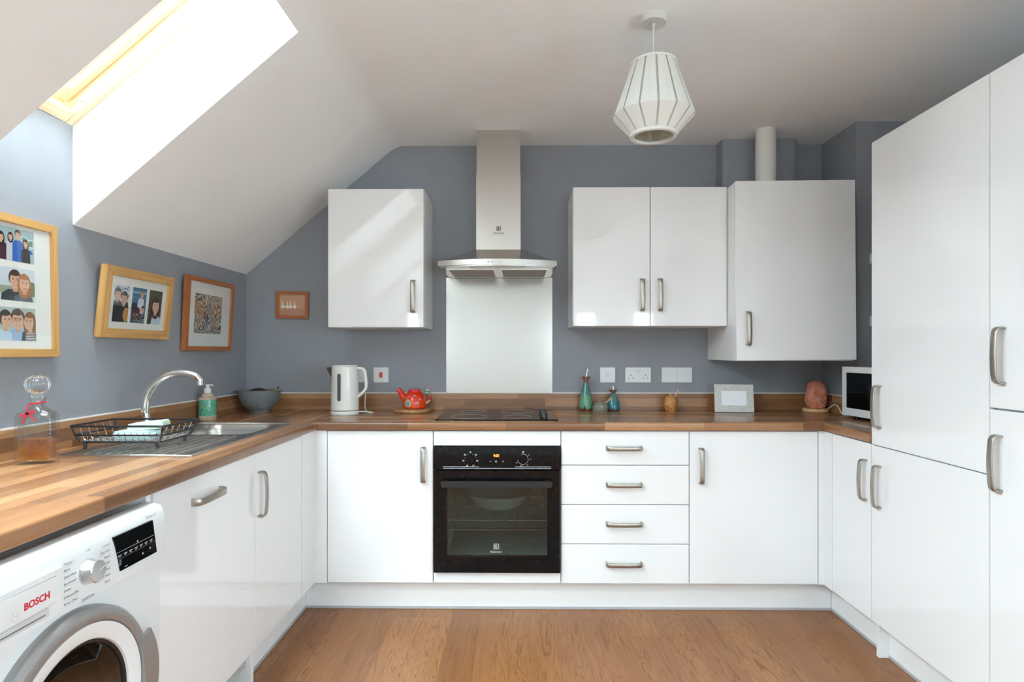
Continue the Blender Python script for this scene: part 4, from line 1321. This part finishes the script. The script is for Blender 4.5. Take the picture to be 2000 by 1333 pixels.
jr = thing('salt_jar', 'small speckled stoneware jar with a wooden spoon', 'jar', (.853, .490, WT))
lathe('jar', [(0, 0), (.040, 0), (.0435, .004), (.0445, .022), (.042, .038), (.034, .044), (.032, .044), (.032, .030), (0, .030)], 'stone_glaze', jr, 40)
ld = lathe('lid', [(.033, .044), (.030, .050), (.012, .054), (.009, .058), (.010, .063), (0, .065)], 'stone_glaze', jr, 32)
tube('spoon', [(.018, -.006, .042), (.036, -.010, .056), (.056, -.012, .076)], .0045, 'pale_wood', jr, 8, rs=[.004, .0035, .005])
hp = thing('honey_pot', 'turned wooden honey pot with dipper beside the photo frame', 'honey pot', (1.246, .515, WT))
lathe('pot', [(0, .006), (.016, .006), (.020, 0), (.027, 0), (.030, .012), (.0365, .028), (.0375, .045), (.033, .062), (0, .062)], 'honey_wood', hp, 40)
lathe('lid', [(.0345, .0622), (.035, .066), (.030, .076), (.018, .084), (.009, .090), (.008, .097), (0, .099)], 'honey_wood', hp, 40)
tube('dipper', [(.018, 0, .074), (.031, 0, .096), (.043, 0, .120)], .004, 'pale_wood', hp, 8, rs=[.0035, .0035, .0055])

# ------------------------------------------------------------------ silver photo frame
pf_ = thing('photo_frame', 'silver mosaic photo frame standing on the worktop, picture painted white for its reflection', 'photo frame', (1.575, .455, WT), rot=(R(-11), 0, R(-9)))
fw, fh = .203, .152
L = [(-fw / 2, fw / 2, -.009, .006, .001, .037), (-fw / 2, fw / 2, -.009, .006, fh - .034, fh), (-fw / 2, -fw / 2 + .036, -.009, .006, .037, fh - .034), (fw / 2 - .036, fw / 2, -.009, .006, .037, fh - .034)]
boxes('frame', L, 'mosaic_silver', pf_)
# little tiles over the frame face
tm = None
bm = bmesh.new()
random.seed(3)
zz = .003
while zz < fh - .006:
    xx = -fw / 2 + .002
    while xx < fw / 2 - .006:
        wq = random.uniform(.007, .013)
        x1_ = min(xx + wq, fw / 2 - .002)
        inside = (xx < fw / 2 - .036 and x1_ > -fw / 2 + .036) and (.033 < zz < fh - .034)
        if not inside:
            bm_box(bm, xx, x1_ - .0006, -.009 - random.uniform(.0006, .0018), -.0085, zz, zz + .0052)
        xx += wq
    zz += .0058
o = from_bm('mosaic_tiles', bm, 'mosaic_silver', pf_)
o['kind'] = 'stuff'
box('picture', -fw / 2 + .035, fw / 2 - .035, -.004, .002, .036, fh - .033, 'picture_white_reflection', pf_, bev=0)  # white colour stands in for the reflection over the picture
prism('stand', [(.006, .10), (.008, .10), (.062, .013), (.058, .011)], 'X', -.02, .02, 'black_plastic', pf_)

# ------------------------------------------------------------------ salt lamp
sl = thing('salt_lamp', 'pink rock salt lamp on a pale wooden base', 'lamp', (2.025, .475, WT))
lathe('base', [(0, 0), (.060, 0), (.066, .006), (.066, .014), (.061, .022), (0, .022)], 'beech_base', sl, 48)
bm = bmesh.new()
bmesh.ops.create_icosphere(bm, subdivisions=4, radius=1)
random.seed(11)
dirs = [Vector((random.gauss(0, 1), random.gauss(0, 1), random.gauss(0, 1))).normalized() for _ in range(16)]
offs = [random.uniform(.84, .98) for _ in range(16)]
for v in bm.verts:
    d_ = v.co.normalized()
    rr = 1.0
    for q, of in zip(dirs, offs):
        dp = d_.dot(q)
        if dp > .05:
            rr = min(rr, of / dp)
    rr = max(rr, .7)
    sq = lambda q: math.copysign(abs(q) ** .72, q)
    k = 1 - .08 * max(0, d_.z)
    v.co = Vector((sq(d_.x) * rr * .0535 * k, sq(d_.y) * rr * .048 * k, sq(d_.z) * rr * .083))
zmin = min(v.co.z for v in bm.verts)
for v in bm.verts:
    v.co.z = max(v.co.z, zmin * .82) + .022 - zmin * .82
from_bm('salt_rock', bm, 'salt', sl, True, ang=35)
tube('lamp_cord', spline([(.055, .0, .010), (.072, -.02, .030), (.075, -.05, .045), (.068, -.10, .040), (.06, -.16, .006), (.075, -.19, .004)], 8), .003, 'cream_plastic', sl, 8)

# ------------------------------------------------------------------ microwave (facing -X)
mw = thing('microwave', 'white microwave oven with black window on the right worktop', 'microwave', (2.020, .200, WT), R(-90) + R(4))
mwW, mwD, mz0, mz1 = .45, .34, .018, .256
box('case', 0, mwW, .014, mwD, mz0, mz1, 'white_plastic', mw, bev=.006, seg=3)
mdr = boxes('door', [(0, .030, 0, .014, mz0, mz1), (.300, .330, 0, .014, mz0, mz1), (.030, .300, 0, .014, mz0, mz0 + .036), (.030, .300, 0, .014, mz1 - .028, mz1)], 'white_plastic', mw)
box('door_window', .030, .300, .003, .012, mz0 + .036, mz1 - .028, 'black_gloss', mdr, bev=.001)
box('control_panel', .332, mwW, 0, .014, mz0, mz1, 'white_plastic', mw, bev=.002)
lathe('timer_knob', [(0, .012), (.018, .012), (.020, 0)], 'silver_plastic', mw, 24, (.39, 0, .09), (R(90), 0, 0))
lathe('power_knob', [(0, .012), (.018, .012), (.020, 0)], 'silver_plastic', mw, 24, (.39, 0, .18), (R(90), 0, 0))
lathe('maker_badge', [(0, .0006), (.0045, .0006), (.005, 0)], 'switch_grey', mdr, 16, (.014, -.0002, mz0 + .014), (R(90), 0, 0))
for a, b in ((.04, .05), (.41, .05), (.04, .30), (.41, .30)):
    lathe('foot', [(0, 0), (.012, 0), (.013, .019), (0, .019)], 'black_plastic', mw, 16, (a, b, 0))

# ------------------------------------------------------------------ pendant lamp
pl = thing('pendant_lamp', 'white slatted pendant lamp hanging from the ceiling', 'lamp', (.876, -.685, ZC))
lathe('ceiling_rose', [(0, 0), (.0455, 0), (.0455, -.022), (.0435, -.025), (0, -.025)], 'lamp_white', pl, 48)
lathe('cord_grip', [(.0, -.025), (.006, -.025), (.005, -.036), (0, -.036)], 'lamp_white', pl, 16)
zt, zm, zbm = 2.245 - ZC, 2.060 - ZC, 1.990 - ZC
tube('flex', [(0, 0, -.03), (0, 0, zt - .02)], .0028, 'lamp_white', pl, 10)
rt, rm, rbm = .077, .141, .079
lathe('top_ring', [(rt, zt - .004), (rt + .003, zt - .004), (rt + .003, zt + .004), (rt - .004, zt + .004), (rt - .004, zt - .004), (rt, zt - .004)], 'lamp_white', pl, 56)
lathe('bottom_ring', [(rbm, zbm - .003), (rbm + .003, zbm - .001), (rbm + .003, zbm + .008), (rbm - .010, zbm + .006), (rbm - .010, zbm - .003), (rbm, zbm - .003)], 'lamp_white', pl, 56)
lathe('inner_liner', [(rt - .0035, zt - .002), (rm - .0045, zm), (rbm - .002, zbm + .005)], 'lamp_rib', pl, 56)
tubes('spider', [[(0, 0, zt - .012), (rt * math.cos(R(a)), rt * math.sin(R(a)), zt)] for a in (0, 120, 240)], .002, 'lamp_white', pl)
lathe('bulb_holder', [(0, zt - .01), (.018, zt - .01), (.018, zt - .06), (0, zt - .06)], 'lamp_white', pl, 24)
NP = 14
for k in range(NP):
    a0 = 2 * PI * (k + .04) / NP + .12
    a1 = 2 * PI * (k + .96) / NP + .12
    bm = bmesh.new()
    def ring_pts(r, z, sh, ins):
        am = (a0 + a1) / 2
        out = []
        for q in range(3):
            a = a0 + (a1 - a0) * q / 2
            a = am + (a - am) * sh
            out.append(bm.verts.new(((r - ins) * math.cos(a), (r - ins) * math.sin(a), z)))
        return out
    fo = [ring_pts(r_, z_, s_, 0) for r_, z_, s_ in ((rt, zt, .86), (rm, zm, .96), (rbm + .002, zbm + .006, .86))]
    fi = [ring_pts(r_, z_, s_, .002) for r_, z_, s_ in ((rt, zt, .86), (rm, zm, .96), (rbm + .002, zbm + .006, .86))]
    for S_ in (fo, fi):
        for a, b in zip(S_, S_[1:]):
            for q in range(2):
                bm.faces.new((a[q], a[q + 1], b[q + 1], b[q]))
    for q in (0, 2):
        for i in range(2):
            bm.faces.new((fo[i][q], fo[i + 1][q], fi[i + 1][q], fi[i][q]))
    for i in (0, 2):
        for q in range(2):
            bm.faces.new((fo[i][q], fo[i][q + 1], fi[i][q + 1], fi[i][q]))
    from_bm('shade_panel', bm, 'lamp_white', pl)

# ------------------------------------------------------------------ pictures
def frame(t, w_, h_, fw_, dep, mat):
    """local: x right, z up, front at y=0, back at y=dep"""
    def mitre(pts, nm):
        return prism(nm, pts, 'Y', 0, dep, mat + ('_v' if nm == 'frame_side' else '_h'), t, bev=.0012)
    mitre([(0, 0), (w_, 0), (w_ - fw_, fw_), (fw_, fw_)], 'frame_bottom')
    mitre([(0, h_), (w_, h_), (w_ - fw_, h_ - fw_), (fw_, h_ - fw_)], 'frame_top')
    mitre([(0, 0), (0, h_), (fw_, h_ - fw_), (fw_, fw_)], 'frame_side')
    mitre([(w_, 0), (w_, h_), (w_ - fw_, h_ - fw_), (w_ - fw_, fw_)], 'frame_side')
SK = srgb(216, 168, 140)
def face(pr, cx_, cy_, r, hair, skin=SK, long=False, beard=False, glasses=False, turn=0):
    if long:
        pr.ell(cx_, cy_ - r * .35, r * 1.12, r * 1.75, hair)
    else:
        pr.ell(cx_, cy_ + r * .25, r * 1.0, r * 1.12, hair)
    pr.rect(cx_ - r * .35, cy_ - r * 1.5, cx_ + r * .35, cy_ - r * .6, tuple(c * .85 for c in skin))
    pr.ell(cx_ + turn * r * .2, cy_ - r * .12, r * .8, r * 1.05, skin)
    pr.ell(cx_, cy_ + r * .88, r * .78, r * .38, hair)
    for s in (-1, 1):
        pr.ell(cx_ + s * r * .32 + turn * r * .25, cy_ + r * .05, r * .12, r * .07, (.03, .02, .02), n=8)
        pr.rect(cx_ + s * r * .32 - r * .17 + turn * r * .25, cy_ + r * .2, cx_ + s * r * .32 + r * .17 + turn * r * .25, cy_ + r * .26, tuple(c * .35 for c in hair))
    if glasses:
        for s in (-1, 1):
            pr.ell(cx_ + s * r * .33, cy_ + r * .03, r * .27, r * .2, (.05, .04, .04), n=12)
            pr.ell(cx_ + s * r * .33, cy_ + r * .03, r * .22, r * .15, skin, n=12)
            pr.ell(cx_ + s * r * .32, cy_ + r * .05, r * .1, r * .06, (.03, .02, .02), n=8)
    pr.poly([(cx_ - r * .08 + turn * r * .3, cy_ - r * .02), (cx_ + r * .12 + turn * r * .3, cy_ - r * .34), (cx_ - r * .12 + turn * r * .3, cy_ - r * .34)], tuple(c * .8 for c in skin))
    pr.ell(cx_ + turn * r * .25, cy_ - r * .62, r * .30, r * .10, srgb(176, 92, 88), n=12)
    pr.ell(cx_ + turn * r * .25, cy_ - r * .60, r * .22, r * .05, (.8, .78, .76), n=10)
def torso(pr, cx_, y0, y1, hw, col):
    pr.poly([(cx_ - hw, y0), (cx_ + hw, y0), (cx_ + hw * .92, y1 - hw * .35), (cx_ + hw * .35, y1), (cx_ - hw * .35, y1), (cx_ - hw * .92, y1 - hw * .35)], col)
BR, DK, BL = srgb(70, 46, 34), srgb(36, 26, 24), srgb(170, 110, 66)
def clip_print(pr, w_, h_):
    """keep printed shapes inside the sheet"""
    pr.v = [(min(max(a, 0), w_), min(max(b, 0), h_), c_) for a, b, c_ in pr.v]
    return pr

# big oak frame, three photos in a column
pw, ph = .300, .437
t = thing('picture_frame', 'large oak frame with three family photos in a column on the left wall', 'picture frame', (XL + .0265, -1.105, 1.213), rot=(R(-1.2), 0, R(90)))
frame(t, pw, ph, .026, .024, 'oak')
box('mount', .02, pw - .02, .008, .014, .02, ph - .02, 'mat_board', t, bev=0)
# top: group of four in front of a pale wall
A, Bq = .152, .102
pr = Print(); pr.rect(0, 0, A, Bq, srgb(168, 188, 190))
pr.rect(.105, .060, .120, .082, (.8, .82, .82)).rect(.107, .062, .118, .080, srgb(120, 150, 140)).rect(.128, .050, .149, .075, (.8, .82, .82)).rect(.131, .053, .147, .072, srgb(100, 140, 110))
torso(pr, .030, 0, .055, .022, srgb(70, 30, 50)); face(pr, .030, .068, .012, DK, long=True)
torso(pr, .064, 0, .060, .016, srgb(205, 205, 210)); face(pr, .064, .074, .0095, DK, long=True)
torso(pr, .090, 0, .066, .021, srgb(48, 100, 180)); face(pr, .090, .084, .011, BR)
pr.poly([(.104, .050), (.142, .040), (.146, .030), (.132, .028), (.106, .036)], srgb(48, 100, 180))
torso(pr, .119, 0, .044, .017, srgb(26, 24, 30)); face(pr, .119, .060, .0105, DK, long=True)
clip_print(pr, A, Bq).build('photo', t, (.058, .0078, .297), FACE_Y)
pr = Print(); pr.rect(0, 0, A, Bq, srgb(206, 212, 218)); pr.rect(0, .02, A, .045, srgb(150, 160, 140)).ell(.140, .040, .022, .024, srgb(120, 128, 90))
torso(pr, .066, 0, .034, .040, srgb(52, 58, 66)); face(pr, .078, .064, .024, BR)
torso(pr, .108, 0, .026, .036, srgb(92, 98, 112)); face(pr, .112, .056, .023, BL, long=True)
clip_print(pr, A, Bq).build('photo', t, (.058, .0078, .1745), FACE_Y)
pr = Print(); pr.rect(0, 0, A, Bq, srgb(176, 188, 184))
torso(pr, .085, 0, .040, .040, srgb(150, 180, 216)); face(pr, .085, .064, .026, BR, glasses=True)
torso(pr, .030, 0, .034, .034, srgb(190, 210, 225)); face(pr, .040, .062, .023, DK, turn=1)
torso(pr, .128, 0, .036, .030, srgb(30, 32, 46)); face(pr, .130, .060, .023, srgb(130, 86, 54), long=True, turn=-1)
for q in range(5):
    pr.rect(.112, .002 + q * .005, .150, .004 + q * .005, (.75, .76, .8))
clip_print(pr, A, Bq).build('photo', t, (.058, .0078, .052), FACE_Y)
box('glazing', .022, pw - .022, .0055, .0065, .022, ph - .022, 'window_glass', t, bev=0)

# oak landscape frame with three upright photos
pw, ph = .428, .272
t = thing('picture_frame', 'oak frame with three upright photos, middle of the left wall', 'picture frame', (XL + .0285, -.618, 1.283), rot=(R(6), 0, R(90)))
frame(t, pw, ph, .036, .026, 'oak')
box('mount', .03, pw - .03, .010, .015, .03, ph - .03, 'mat_board', t, bev=0)
A, Bq = .088, .142
pr = Print(); pr.rect(0, 0, A, Bq, srgb(205, 212, 224))
for q in range(26):
    random.seed(q); pr.ell(random.uniform(.004, A - .004), random.uniform(.10, Bq - .004), .004, .003, srgb(120, 128, 150), n=6)
torso(pr, .022, .045, .085, .024, srgb(60, 68, 76)); torso(pr, .060, .045, .085, .026, srgb(56, 62, 74)); pr.rect(0, 0, A, .062, srgb(18, 17, 18))
face(pr, .020, .105, .020, srgb(80, 74, 70)); face(pr, .058, .092, .021, srgb(88, 86, 84))
pr.ell(.076, .030, .018, .028, srgb(196, 140, 60))
clip_print(pr, A, Bq).build('photo', t, (.064, .0098, .062), FACE_Y)
pr = Print(); pr.rect(0, 0, A, Bq, srgb(70, 116, 150)); pr.rect(0, .118, A, .128, srgb(130, 170, 190)).rect(0, .100, A, .104, srgb(100, 146, 172))
torso(pr, .056, .04, .102, .020, srgb(206, 208, 226)); face(pr, .060, .116, .011, srgb(160, 120, 80))
torso(pr, .030, .015, .066, .026, srgb(90, 34, 46)); face(pr, .072, .056, .012, srgb(120, 60, 40)); pr.rect(0, .055, .03, .080, srgb(50, 40, 46))
for q in range(60):
    random.seed(q + 100); v_ = random.choice([srgb(40, 36, 40), srgb(170, 160, 140), srgb(130, 100, 70), srgb(60, 56, 66)])
    pr.ell(random.uniform(.004, A - .004), random.uniform(.003, .036), .0045, .0035, v_, n=7)
clip_print(pr, A, Bq).build('photo', t, (.170, .0098, .062), FACE_Y)
pr = Print(); pr.rect(0, 0, A, Bq, srgb(82, 80, 62))
torso(pr, .052, 0, .040, .040, srgb(190, 206, 218)); face(pr, .050, .078, .027, srgb(58, 34, 26), long=True)
pr.poly([(.006, 0), (.024, .0), (.034, .050), (.024, .080), (.014, .050)], srgb(64, 38, 30))
clip_print(pr, A, Bq).build('photo', t, (.276, .0098, .062), FACE_Y)
box('glazing', .032, pw - .032, .0075, .0085, .032, ph - .032, 'window_glass', t, bev=0)

# cherry frame with a striped animal print
pw, ph = .440, .354
t = thing('picture_frame', 'cherry wood frame with a striped zebra herd print near the room corner', 'picture frame', (XL + .0265, -.058, 1.235), rot=(R(3), 0, R(90)))
frame(t, pw, ph, .022, .024, 'cherry')
box('mount', .018, pw - .018, .010, .015, .018, ph - .018, 'mat_board', t, bev=0)
pr = box('zebra_print', .078, .330, .0085, .0098, .085, .276, 'zebra', t, bev=0)
box('glazing', .02, pw - .02, .006, .007, .02, ph - .02, 'window_glass', t, bev=0)

# little goose picture on the back wall
pw, ph = .186, .157
t = thing('picture_frame', 'small cherry frame with four white geese on the back wall', 'picture frame', (-.9895, YW - .018, 1.4215), rot=(0, R(1.2), 0))
frame(t, pw, ph, .019, .0175, 'cherry')
pr = Print(); pr.rect(0, 0, .154, .125, srgb(196, 150, 118)).rect(0, 0, .154, .040, srgb(178, 134, 104))
for gx, fl_ in ((.022, 1), (.048, -1), (.066, 1), (.090, 1)):
    c_ = (.82, .80, .76)
    pr.ell(gx, .052, .0085, .0095, c_)
    pr.poly([(gx - .003 * fl_, .055), (gx + .003 * fl_, .055), (gx + .001 * fl_ , .078), (gx - .003 * fl_, .078)], c_)
    pr.ell(gx - .002 * fl_, .079, .0036, .003, c_, n=10)
    pr.poly([(gx - .005 * fl_, .0795), (gx - .010 * fl_, .078), (gx - .005 * fl_, .0775)], srgb(200, 120, 40))
    pr.poly([(gx + .006 * fl_, .058), (gx + .017 * fl_, .054), (gx + .006 * fl_, .048)], c_)
pr.build('geese_print', t, (.016, .009, .016), FACE_Y)
box('backing', .012, pw - .012, .010, .016, .012, ph - .012, 'mat_board', t, bev=0)
